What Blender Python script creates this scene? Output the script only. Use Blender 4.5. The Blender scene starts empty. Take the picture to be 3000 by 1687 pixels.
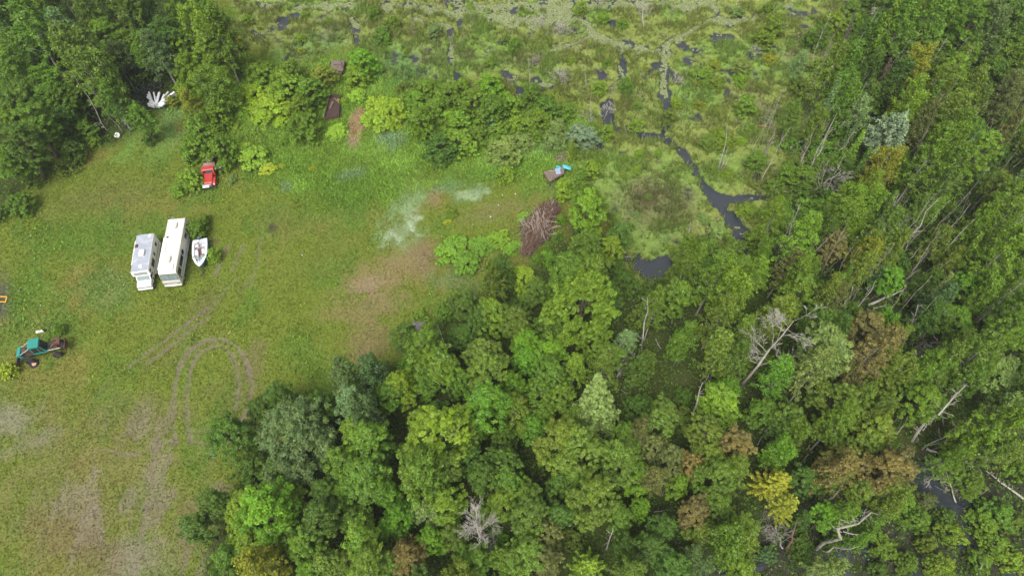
import bpy, math, random
import numpy as np
from mathutils import Vector, Matrix, Euler

random.seed(11)
RNG = np.random.default_rng(11)
SC = bpy.context.scene
COL = SC.collection

# ------------------------------------------------------------------ camera
CAM_H, PITCH, FPX = 80.0, math.radians(58.0), 2000.0
cp_, sp_ = math.cos(PITCH), math.sin(PITCH)
cam_d = bpy.data.cameras.new('camera'); cam = bpy.data.objects.new('camera', cam_d); COL.objects.link(cam)
cam.location = (0, 0, CAM_H); cam.rotation_euler = (math.radians(90) - PITCH, 0, 0)
cam_d.sensor_width = 36.0; cam_d.lens = 36.0 * FPX / 3000.0
cam_d.clip_start = 0.5; cam_d.clip_end = 5000
SC.camera = cam

def P(u, v, z=0.0):
    """photograph point (3000 x 1687 frame) -> point of the place at height z"""
    a = (843.5 - v) / FPX
    d = ((u - 1500) / FPX, cp_ + a * sp_, -sp_ + a * cp_)
    t = (z - CAM_H) / d[2]
    return Vector((d[0] * t, d[1] * t, z))

def proj(x, y, z=0.0):
    dz = z - CAM_H
    depth = y * cp_ - dz * sp_
    up = y * sp_ + dz * cp_
    depth = np.maximum(depth, 1.0) if isinstance(depth, np.ndarray) else max(depth, 1.0)
    return 1500 + FPX * x / depth, 843.5 - FPX * up / depth, depth

QO = dict(A=(0, 0), B=(1000, 0), C=(2000, 0), D=(0, 562), E=(1000, 562), F=(2000, 562), G=(0, 1124), H=(1000, 1124), I=(2000, 1124), O=(0, 0))
def q2(q, x, y):
    if q == 'O': return x * 1.1646, y * 1.1646
    return QO[q][0] + x / 2.576, QO[q][1] + y / 2.576

# ------------------------------------------------------------------ noise and fields
_TAB = np.random.default_rng(5).random((256, 256))
def vnoise(x, y, seed=0):
    x = x + seed * 17.31; y = y + seed * 9.77
    xi = np.floor(x).astype(np.int64); yi = np.floor(y).astype(np.int64)
    fx = x - xi; fy = y - yi
    fx = fx * fx * (3 - 2 * fx); fy = fy * fy * (3 - 2 * fy)
    a = _TAB[xi & 255, yi & 255]; b = _TAB[(xi + 1) & 255, yi & 255]
    c = _TAB[xi & 255, (yi + 1) & 255]; d = _TAB[(xi + 1) & 255, (yi + 1) & 255]
    return (a * (1 - fx) + b * fx) * (1 - fy) + (c * (1 - fx) + d * fx) * fy
def fbm(x, y, s, octv=3, seed=0):
    t = 0; w = 0; a = 1.0
    for k in range(octv):
        t = t + a * vnoise(x / s, y / s, seed + k * 3); w += a; a *= 0.55; s *= 0.5
    return t / w
def ss(a, b, x):
    t = np.clip((x - a) / (b - a), 0, 1); return t * t * (3 - 2 * t)
def seg_d(u, v, pts, closed=False):
    best = np.full(u.shape, 1e9)
    n = len(pts); rng = range(n if closed else n - 1)
    for i in rng:
        ax, ay = pts[i]; bx, by = pts[(i + 1) % n]
        dx, dy = bx - ax, by - ay; L = dx * dx + dy * dy + 1e-9
        t = np.clip(((u - ax) * dx + (v - ay) * dy) / L, 0, 1)
        best = np.minimum(best, np.hypot(u - ax - t * dx, v - ay - t * dy))
    return best
def sd_poly(u, v, pts):
    ins = np.zeros(u.shape, bool); n = len(pts)
    for i in range(n):
        ax, ay = pts[i]; bx, by = pts[(i + 1) % n]
        if ay == by: continue
        c = ((ay > v) != (by > v)) & (u < (bx - ax) * (v - ay) / (by - ay) + ax)
        ins ^= c
    d = seg_d(u, v, pts, True)
    return np.where(ins, d, -d)
def blob(u, v, cx, cy, rx, ry, rot=0):
    c, s = math.cos(math.radians(rot)), math.sin(math.radians(rot))
    a = (u - cx) * c + (v - cy) * s; b = -(u - cx) * s + (v - cy) * c
    return np.sqrt((a / rx) ** 2 + (b / ry) ** 2)
def inpoly(u, v, pts): return bool(sd_poly(np.array([u]), np.array([v]), pts)[0] > 0)
def O(*a): return [(x * 1.1646, y * 1.1646) for x, y in a]
def Z(q, *a): return [q2(q, x, y) for x, y in a]

# ------------------------------------------------------------------ materials
def new_mat(name):
    m = bpy.data.materials.new(name); m.use_nodes = True; nt = m.node_tree; nt.nodes.clear()
    out = nt.nodes.new('ShaderNodeOutputMaterial'); return m, nt, out
def mat(name, col, rough=.6, metal=0.0, var=.25, scale=2.5, dirt=None, dirt_amt=.5, spec=.4, bump=0.0):
    m, nt, out = new_mat(name); N = nt.nodes; L = nt.links
    b = N.new('ShaderNodeBsdfPrincipled'); b.inputs['Roughness'].default_value = rough; b.inputs['Metallic'].default_value = metal
    b.inputs['Specular IOR Level'].default_value = spec
    tc = N.new('ShaderNodeTexCoord')
    n1 = N.new('ShaderNodeTexNoise'); n1.inputs['Scale'].default_value = scale; n1.inputs['Detail'].default_value = 6
    L.new(tc.outputs['Object'], n1.inputs['Vector'])
    mx = N.new('ShaderNodeMix'); mx.data_type = 'RGBA'
    mx.inputs[6].default_value = (*[c * (1 - var) for c in col], 1); mx.inputs[7].default_value = (*[min(1, c * (1 + var)) for c in col], 1)
    L.new(n1.outputs['Fac'], mx.inputs[0]); last = mx.outputs[2]
    if dirt:
        n2 = N.new('ShaderNodeTexNoise'); n2.inputs['Scale'].default_value = scale * .7; n2.inputs['Detail'].default_value = 8; n2.inputs['Roughness'].default_value = .7
        mp = N.new('ShaderNodeMapping'); mp.inputs['Location'].default_value = (7, 3, 1); L.new(tc.outputs['Object'], mp.inputs[0]); L.new(mp.outputs[0], n2.inputs['Vector'])
        r = N.new('ShaderNodeValToRGB'); r.color_ramp.elements[0].position = .62 - .25 * dirt_amt; r.color_ramp.elements[1].position = .72 - .1 * dirt_amt
        L.new(n2.outputs['Fac'], r.inputs[0])
        m2 = N.new('ShaderNodeMix'); m2.data_type = 'RGBA'; m2.inputs[7].default_value = (*dirt, 1)
        L.new(r.outputs[0], m2.inputs[0]); L.new(last, m2.inputs[6]); last = m2.outputs[2]
    L.new(last, b.inputs['Base Color'])
    if bump:
        bp = N.new('ShaderNodeBump'); bp.inputs['Strength'].default_value = bump; bp.inputs['Distance'].default_value = .03
        L.new(n1.outputs['Fac'], bp.inputs['Height']); L.new(bp.outputs[0], b.inputs['Normal'])
    L.new(b.outputs[0], out.inputs[0]); return m

def leaf_mat(name, trans=.38, tipcol=(1.35, 1.05, .75)):
    m, nt, out = new_mat(name); N = nt.nodes; L = nt.links
    oi = N.new('ShaderNodeObjectInfo')
    at = N.new('ShaderNodeAttribute'); at.attribute_name = 'tone'
    sep = N.new('ShaderNodeSeparateColor'); L.new(at.outputs['Color'], sep.inputs[0])
    tip = N.new('ShaderNodeMix'); tip.data_type = 'RGBA'; tip.blend_type = 'MULTIPLY'; tip.inputs[7].default_value = (*tipcol, 1)
    L.new(sep.outputs[1], tip.inputs[0]); L.new(oi.outputs['Color'], tip.inputs[6])
    mul = N.new('ShaderNodeVectorMath'); mul.operation = 'SCALE'
    L.new(tip.outputs[2], mul.inputs[0]); L.new(sep.outputs[0], mul.inputs['Scale'])
    d = N.new('ShaderNodeBsdfDiffuse'); t = N.new('ShaderNodeBsdfTranslucent'); g = N.new('ShaderNodeBsdfGlossy')
    g.inputs['Roughness'].default_value = .45; g.inputs['Color'].default_value = (.9, .95, 1, 1)
    L.new(mul.outputs[0], d.inputs['Color'])
    yl = N.new('ShaderNodeVectorMath'); yl.operation = 'MULTIPLY'; yl.inputs[1].default_value = (1.1, 1.2, .6)
    L.new(mul.outputs[0], yl.inputs[0]); L.new(yl.outputs[0], t.inputs['Color'])
    m1 = N.new('ShaderNodeMixShader'); m1.inputs[0].default_value = trans; L.new(d.outputs[0], m1.inputs[1]); L.new(t.outputs[0], m1.inputs[2])
    m2 = N.new('ShaderNodeMixShader'); m2.inputs[0].default_value = .02; L.new(m1.outputs[0], m2.inputs[1]); L.new(g.outputs[0], m2.inputs[2])
    L.new(m2.outputs[0], out.inputs[0]); return m

def vcol_mat(name, attr='Col', trans=0.0, noise=0.0, nscale=3.0, rough=.9, bump=0):
    m, nt, out = new_mat(name); N = nt.nodes; L = nt.links
    at = N.new('ShaderNodeAttribute'); at.attribute_name = attr; last = at.outputs['Color']
    if noise:
        tc = N.new('ShaderNodeTexCoord'); n = N.new('ShaderNodeTexNoise'); n.inputs['Scale'].default_value = nscale; n.inputs['Detail'].default_value = 5; n.inputs['Roughness'].default_value = .7
        L.new(tc.outputs['Object'], n.inputs['Vector'])
        mr = N.new('ShaderNodeMapRange'); mr.inputs[1].default_value = .25; mr.inputs[2].default_value = .75; mr.inputs[3].default_value = 1 - noise; mr.inputs[4].default_value = 1 + noise
        L.new(n.outputs['Fac'], mr.inputs[0])
        s = N.new('ShaderNodeVectorMath'); s.operation = 'SCALE'; L.new(last, s.inputs[0]); L.new(mr.outputs[0], s.inputs['Scale']); last = s.outputs[0]
    d = N.new('ShaderNodeBsdfDiffuse'); L.new(last, d.inputs['Color']); fin = d.outputs[0]
    if bump:
        bp = N.new('ShaderNodeBump'); bp.inputs['Strength'].default_value = bump; bp.inputs['Distance'].default_value = .12
        L.new(n.outputs['Fac'], bp.inputs['Height']); L.new(bp.outputs[0], d.inputs['Normal'])
    if trans:
        t = N.new('ShaderNodeBsdfTranslucent'); L.new(last, t.inputs['Color'])
        x = N.new('ShaderNodeMixShader'); x.inputs[0].default_value = trans; L.new(fin, x.inputs[1]); L.new(t.outputs[0], x.inputs[2]); fin = x.outputs[0]
    L.new(fin, out.inputs[0]); return m

# ------------------------------------------------------------------ object helpers
def empty(name, loc=(0, 0, 0), rz=0.0):
    o = bpy.data.objects.new(name, None); COL.objects.link(o); o.location = loc; o.rotation_euler = (0, 0, rz); o.empty_display_size = .3; return o
def tag(o, label=None, cat=None, group=None, kind=None):
    if label: o['label'] = label
    if cat: o['category'] = cat
    if group: o['group'] = group
    if kind: o['kind'] = kind
    return o

def np_mesh(name, verts, nper, mats, attrs=None, smooth=False):
    """verts (n*nper,3): every nper verts is one face"""
    n = len(verts) // nper
    me = bpy.data.meshes.new(name)
    me.vertices.add(len(verts)); me.vertices.foreach_set('co', np.ascontiguousarray(verts, dtype=np.float32).ravel())
    me.loops.add(len(verts)); me.loops.foreach_set('vertex_index', np.arange(len(verts), dtype=np.int32))
    me.polygons.add(n); me.polygons.foreach_set('loop_start', np.arange(0, len(verts), nper, dtype=np.int32))
    me.polygons.foreach_set('loop_total', np.full(n, nper, dtype=np.int32))
    for k, a in (attrs or {}).items():
        at = me.attributes.new(k, 'FLOAT_COLOR', 'POINT'); at.data.foreach_set('color', np.ascontiguousarray(a, dtype=np.float32).ravel())
    me.update(calc_edges=True); me.materials.append(mats)
    return me

class MB:
    def __init__(s): s.v = []; s.f = []
    def add(s, vs, fs):
        b = len(s.v); s.v += [tuple(x) for x in vs]; s.f += [tuple(i + b for i in f) for f in fs]; return s
    def box(s, c, size, rot=None):
        hx, hy, hz = [q / 2 for q in size]
        vs = [Vector((x, y, z)) for x in (-hx, hx) for y in (-hy, hy) for z in (-hz, hz)]
        if rot: R = Euler([math.radians(r) for r in rot]).to_matrix(); vs = [R @ w for w in vs]
        c = Vector(c); return s.add([w + c for w in vs], [(0, 1, 3, 2), (4, 6, 7, 5), (0, 4, 5, 1), (2, 3, 7, 6), (0, 2, 6, 4), (1, 5, 7, 3)])
    def tube(s, p0, p1, r0, r1=None, n=6, cap=True):
        return s.path([p0, p1], [r0, r0 if r1 is None else r1], n, cap)
    def path(s, pts, rs, n=6, cap=True):
        pts = [Vector(p) for p in pts]; vs = []; fs = []
        ref = None
        for i, p in enumerate(pts):
            d = (pts[min(i + 1, len(pts) - 1)] - pts[max(i - 1, 0)]).normalized()
            if ref is None: ref = Vector((1, 0, 0)) if abs(d.x) < .8 else Vector((0, 1, 0))
            a = (ref - d * ref.dot(d)).normalized(); b = d.cross(a); ref = a
            for k in range(n):
                t = 2 * math.pi * k / n; vs.append(p + (a * math.cos(t) + b * math.sin(t)) * rs[i])
        for i in range(len(pts) - 1):
            for k in range(n): fs.append((i * n + k, i * n + (k + 1) % n, (i + 1) * n + (k + 1) % n, (i + 1) * n + k))
        if cap: fs.append(tuple(range(n - 1, -1, -1))); fs.append(tuple((len(pts) - 1) * n + k for k in range(n)))
        return s.add(vs, fs)
    def prism(s, poly, axis, a, b):
        """poly of 2D points swept along axis from a to b"""
        def mk(p, t): return {'x': (t, p[0], p[1]), 'y': (p[0], t, p[1]), 'z': (p[0], p[1], t)}[axis]
        n = len(poly); vs = [mk(p, a) for p in poly] + [mk(p, b) for p in poly]
        return s.add(vs, [tuple(range(n))[::-1], tuple(range(n, 2 * n))] + [(i, (i + 1) % n, n + (i + 1) % n, n + i) for i in range(n)])
    def torus(s, c, R, r, rot=(0, 0, 0), n=20, m=8, fz=1.0):
        M = Euler([math.radians(q) for q in rot]).to_matrix(); c = Vector(c); vs = []
        for i in range(n):
            t = 2 * math.pi * i / n
            for k in range(m):
                q = 2 * math.pi * k / m; rr = R + r * math.cos(q)
                vs.append(M @ Vector((rr * math.cos(t), rr * math.sin(t), r * fz * math.sin(q))) + c)
        return s.add(vs, [(i * m + k, ((i + 1) % n) * m + k, ((i + 1) % n) * m + (k + 1) % m, i * m + (k + 1) % m) for i in range(n) for k in range(m)])
    def ball(s, c, r, n=10, m=7):
        if not isinstance(r, (tuple, list)): r = (r, r, r)
        vs = [(c[0], c[1], c[2] + r[2])]; fs = []
        for i in range(1, m):
            a = math.pi * i / m
            for k in range(n):
                t = 2 * math.pi * k / n; vs.append((c[0] + r[0] * math.sin(a) * math.cos(t), c[1] + r[1] * math.sin(a) * math.sin(t), c[2] + r[2] * math.cos(a)))
        vs.append((c[0], c[1], c[2] - r[2]))
        fs += [(0, 1 + k, 1 + (k + 1) % n) for k in range(n)]
        for i in range(m - 2):
            for k in range(n): a = 1 + i * n; fs.append((a + k, a + n + k, a + n + (k + 1) % n, a + (k + 1) % n))
        a = 1 + (m - 2) * n; fs += [(a + k, len(vs) - 1, a + (k + 1) % n) for k in range(n)]
        return s.add(vs, fs)
    def build(s, name, m, parent=None, bevel=0, smooth=False, label=None):
        me = bpy.data.meshes.new(name); me.from_pydata(s.v, [], s.f)
        import bmesh
        bm = bmesh.new(); bm.from_mesh(me); bmesh.ops.recalc_face_normals(bm, faces=bm.faces); bm.to_mesh(me); bm.free()
        if not smooth: me.shade_flat()
        me.materials.append(m)
        o = bpy.data.objects.new(name, me); COL.objects.link(o)
        if parent is not None: o.parent = parent
        if bevel:
            b = o.modifiers.new('edge', 'BEVEL'); b.width = bevel; b.segments = 3; b.limit_method = 'ANGLE'; b.angle_limit = math.radians(35)
        if label: o['label'] = label
        return o
# ------------------------------------------------------------------ layout of the ground
MARSH = [(690, -400), (700, 30), (650, 100), (800, 150), (870, 200), (960, 120), (1070, 160), (1190, 250), (1330, 285), (1480, 300), (1620, 262), (1740, 330), (1765, 400), (1700, 470), (1705, 560),
         (1770, 640), (1820, 760), (1900, 860), (1975, 800), (2010, 735), (2170, 770), (2240, 650), (2290, 500), (2400, 330), (2480, 100), (2530, 0), (2560, -400)]
WOODS = [(560, 1900), (620, 1600), (700, 1430), (760, 1300), (900, 1180), (1060, 1130), (1190, 1060), (1215, 985), (1290, 960), (1400, 880), (1560, 800), (1700, 640), (1790, 760), (1880, 860), (1975, 830), (2030, 755),
         (2180, 790), (2270, 660), (2330, 500), (2440, 330), (2520, 100), (2560, -400), (3600, -400), (3600, 1900)]
WOODS_FAR = [(-600, -400), (700, -400), (600, 60), (560, 180), (480, 250), (350, 390), (150, 460), (40, 590), (-600, 800)]
FLOOD = [(1930, 1900), (1960, 1620), (2200, 1560), (2330, 1440), (2480, 1420), (2620, 1330), (2760, 1300), (2860, 1240), (3100, 1200), (3600, 1900)]
WILD = [(560, 350), (700, 200), (900, 190), (1080, 150), (1350, 290), (1760, 330), (1720, 500), (1650, 560), (1500, 520), (1380, 520), (1240, 540), (1150, 600), (1020, 610), (860, 560), (720, 540), (600, 440)]
# (points, half width in px, kind) : channels of open water and of duckweed
CHAN = [
 (O((1676, 180), (1672, 240), (1678, 300), (1670, 335), (1710, 370), (1750, 425), (1785, 480), (1820, 520), (1850, 575), (1870, 630)), 11, 1.0),
 (O((1740, 410), (1775, 465), (1800, 500)), 11, .95),
 (O((1800, 490), (1850, 500), (1900, 495)), 9, .6), (O((1840, 540), (1865, 600), (1885, 640)), 22, .8), (O((1790, 560), (1780, 610)), 6, .6), (O((1900, 470), (1930, 500)), 8, .4),
 (O((1535, 255), (1530, 300), (1560, 325), (1600, 335), (1670, 340)), 10, .95), (O((1530, 300), (1505, 370)), 8, 1.0), (O((1528, 265), (1540, 290)), 13, 1.0),
 (O((1600, 660), (1640, 680), (1680, 665)), 24, 1.2), (O((1540, 610), (1560, 630), (1600, 670)), 12, .9),
 (O((1270, 185), (1300, 215), (1330, 225), (1380, 213), (1430, 215)), 9, .9), (O((1305, 220), (1300, 245)), 7, .9),
 (O((885, 40), (890, 80), (903, 110)), 9, 1.0), (O((632, 80), (655, 95)), 8, 1.0), (O((700, 45), (740, 50), (745, 35)), 7, .7), (O((1125, 0), (1130, 80), (1137, 150), (1150, 195), (1165, 200)), 8, .9),
 (O((1565, 115), (1570, 160), (1566, 200)), 6, .8), (O((1805, 100), (1830, 98)), 13, .9), (O((2145, 0), (2150, 20)), 20, 1.0), (O((1940, 10), (1960, 40)), 8, .6), (O((1930, 290), (1940, 320)), 6, .5),
 (O((1925, 440), (1990, 430), (2060, 400)), 9, .5), (O((1450, 80), (1440, 60)), 9, .6), (O((1050, 90), (1010, 75), (960, 70)), 7, .7), (O((735, 130), (720, 145)), 7, .9), (O((1975, 470), (1900, 440)), 12, .55),
 (O((1690, 185), (1710, 200)), 9, 1.0), (O((1830, 235), (1850, 245)), 7, .6), (O((1430, 390), (1460, 400)), 6, .25),
]
WEED = [
 (O((1430, 0), (1440, 35), (1500, 85), (1560, 110), (1620, 125), (1672, 128)), 12), (O((1672, 235), (1668, 180), (1674, 110), (1720, 85), (1790, 50), (1890, 45), (1960, 20), (2030, -10)), 8),
 (O((1130, 90), (1140, 160)), 6), (O((960, 10), (1080, 20), (1200, 35), (1300, 50), (1430, 55)), 13), (O((1200, 15), (1400, 10), (1600, 12), (1800, 5)), 14), (O((1230, 125), (1340, 140), (1440, 108), (1500, 85)), 5),
 (O((1340, 60), (1420, 62), (1460, 50)), 10), (O((620, 10), (760, 15), (900, 8)), 8), (O((1280, 190), (1420, 218), (1440, 190)), 5), (O((1400, 30), (1400, -60)), 30), (O((1150, 20), (1150, -60)), 22), (O((1700, -5), (1700, -60)), 22),
 (O((1040, 40), (1080, 60), (1130, 60)), 8), (O((1560, 165), (1575, 200)), 4), (O((860, 30), (900, 60)), 6), (O((1440, 215), (1520, 235), (1560, 200)), 3),
]
MUDC = (.155, .128, .098)
TRACKS = [  # tyre tracks: points, half width px, strength
 (O((442, 1115), (432, 1040), (436, 985), (450, 925), (478, 880), (515, 856), (560, 853), (597, 872), (622, 915), (634, 975), (625, 1010), (608, 1060), (570, 1120)), 5.5, .85),
 (O((478, 1110), (470, 1040), (470, 975), (480, 925), (500, 888), (530, 872), (560, 870), (585, 892), (600, 930), (600, 985), (590, 1030)), 5.0, .8),
 (O((320, 925), (385, 878), (440, 838), (480, 808), (520, 775)), 4, .7), (O((370, 915), (430, 870), (480, 830), (525, 800)), 4.5, .8),
 (O((545, 690), (553, 660), (575, 620)), 7, .6), (O((585, 680), (600, 640), (612, 620)), 5, .55), (O((630, 720), (650, 660), (655, 600)), 4, .45), (O((600, 740), (625, 700)), 6, .3), (O((520, 790), (560, 740), (600, 700)), 4, .35),
 (O((260, 1130), (310, 1145), (370, 1135), (420, 1110)), 5, .5), (O((335, 1008), (358, 1022), (362, 1050), (345, 1080), (300, 1100)), 4, .4), (O((440, 1320), (468, 1345), (474, 1380), (460, 1440)), 6, .6),
 (O((400, 1100), (385, 1160), (380, 1220), (365, 1290), (345, 1380)), 6, .6), (O((430, 1110), (415, 1180), (410, 1250)), 5, .5), (O((340, 1275), (400, 1270), (430, 1275)), 5, .6), (O((470, 1080), (480, 1083), (560, 1085)), 4, .4),
 (O((480, 1260), (510, 1310), (515, 1390)), 4, .4), (O((330, 1280), (320, 1360), (318, 1449)), 4, .3), (O((235, 1240), (245, 1330), (250, 1360)), 6, .35), (O((600, 1180), (560, 1250), (520, 1300)), 3, .25), (O((585, 900), (600, 960), (598, 1020)), 12, .3),
 (O((660, 1080), (690, 1020), (640, 960)), 3, .15),
]
# colour patches: u v rx ry rot colour strength (display px of the overview)
PATCH = [
 (230, 1290, 330, 230, 0, (.165, .148, .062), .50), (120, 1080, 260, 120, 0, (.155, .150, .055), .35),
 (985, 690, 140, 55, -20, (.200, .155, .075), .85), (1070, 650, 45, 45, 0, (.19, .135, .085), .7), (930, 770, 120, 40, -10, (.20, .15, .08), .65), (920, 720, 70, 20, -25, (.24, .18, .13), .5),
 (940, 860, 60, 50, 0, (.19, .135, .075), .6), (905, 900, 40, 20, 0, (.20, .14, .09), .5),
 (900, 318, 24, 48, 15, (.24, .165, .10), .95), (885, 360, 16, 18, 0, (.23, .17, .13), .6), (1095, 500, 22, 34, 10, (.20, .15, .085), .6), (1240, 530, 120, 26, -15, (.17, .15, .07), .5),
 (686, 576, 13, 15, 30, (.062, .05, .047), .95), (131, 818, 12, 9, 0, (.07, .05, .045), .9), (-10, 760, 42, 75, 0, (.10, .083, .078), 1.0), (540, 605, 12, 8, 0, (.12, .085, .06), .6),
 (30, 1060, 95, 50, -10, (.22, .20, .165), .55), (60, 1120, 90, 30, -15, (.21, .185, .145), .4), (120, 1085, 45, 18, -10, (.21, .19, .17), .3), (395, 1170, 36, 70, 10, (.205, .175, .125), .5), (320, 1400, 70, 60, 0, (.22, .195, .155), .55),
 (390, 1400, 80, 60, 0, (.20, .175, .13), .4), (240, 1330, 30, 60, -10, (.20, .17, .145), .5), (180, 1330, 120, 70, 10, (.16, .125, .065), .5), (260, 1400, 60, 60, 30, (.15, .115, .065), .5), (480, 1320, 40, 90, 10, (.15, .125, .06), .5),
 (350, 1060, 160, 70, -10, (.16, .14, .07), .35), (430, 880, 140, 60, -30, (.13, .125, .045), .4), (520, 760, 60, 40, -30, (.12, .105, .05), .5), (600, 1000, 90, 90, 0, (.13, .12, .045), .4), (250, 500, 190, 50, -10, (.13, .14, .042), .6),
 (700, 560, 60, 50, 0, (.13, .13, .045), .4), (830, 640, 120, 60, -20, (.125, .15, .035), .4), (540, 1110, 60, 14, 0, (.17, .145, .08), .5), (640, 900, 30, 60, 20, (.15, .125, .065), .5),
 (70, 760, 60, 110, 20, (.095, .18, .03), .6), (150, 820, 80, 60, 10, (.10, .18, .035), .4), (220, 590, 150, 60, -15, (.09, .165, .028), .6), (270, 720, 80, 60, 0, (.11, .18, .06), .45), (880, 510, 180, 90, -20, (.085, .17, .028), .5),
 (380, 350, 90, 60, -20, (.14, .24, .05), .8), (425, 290, 34, 56, -10, (.16, .26, .08), .8), (1000, 580, 60, 50, -30, (.15, .24, .09), .6), (1040, 500, 40, 50, 30, (.15, .23, .09), .6), (985, 345, 32, 28, 0, (.15, .23, .16), .9),
 (1185, 487, 60, 16, -20, (.17, .25, .16), .7), (1130, 470, 60, 16, -10, (.14, .22, .12), .6), (880, 440, 40, 14, -10, (.15, .22, .14), .6), (720, 470, 18, 16, 0, (.15, .22, .14), .5), (480, 330, 40, 20, -30, (.12, .2, .09), .6),
 (800, 110, 120, 40, -20, (.12, .22, .07), .6), (1010, 170, 70, 60, 20, (.10, .21, .07), .6), (1340, 360, 90, 40, 0, (.14, .24, .09), .5), (1220, 440, 140, 25, -10, (.09, .19, .035), .5), (1140, 700, 60, 40, 0, (.13, .19, .09), .5), (1190, 740, 60, 30, 0, (.13, .19, .08), .5),
 (1420, 395, 30, 14, -20, (.15, .125, .11), .8), (1390, 470, 40, 30, 0, (.12, .15, .06), .5), (1665, 520, 95, 80, 20, (.135, .115, .07), .6), (1600, 500, 60, 50, 0, (.13, .12, .065), .5), (1580, 270, 30, 25, 0, (.15, .10, .06), .3),
 (365, 222, 78, 42, -12, (.014, .014, .017), 1.0), (315, 285, 50, 52, 0, (.014, .014, .017), 1.0), (255, 300, 60, 26, 0, (.03, .022, .02), .9), (475, 35, 60, 26, 0, (.15, .11, .09), .6), (1350, 290, 40, 20, 0, (.12, .14, .06), .3), (1310, 150, 60, 20, 0, (.15, .13, .10), .4), (830, 70, 40, 40, 0, (.14, .13, .08), .4), (1080, 140, 60, 40, 0, (.14, .14, .08), .4),  # near-black pair: dark litter of the tyre clearing plus its shade, painted in
]
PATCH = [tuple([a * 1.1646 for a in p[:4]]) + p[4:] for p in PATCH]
PALE = [(O((1035, 535), (1040, 560), (1015, 585), (975, 600)), 20, (.31, .38, .24)), (O((1045, 500), (1020, 530)), 14, (.22, .31, .15)), (O((960, 565), (1000, 520), (1060, 480)), 12, (.18, .27, .11)), (O((1160, 490), (1225, 480)), 10, (.25, .33, .17)), (O((965, 345), (1005, 345)), 20, (.17, .25, .14))]

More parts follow.
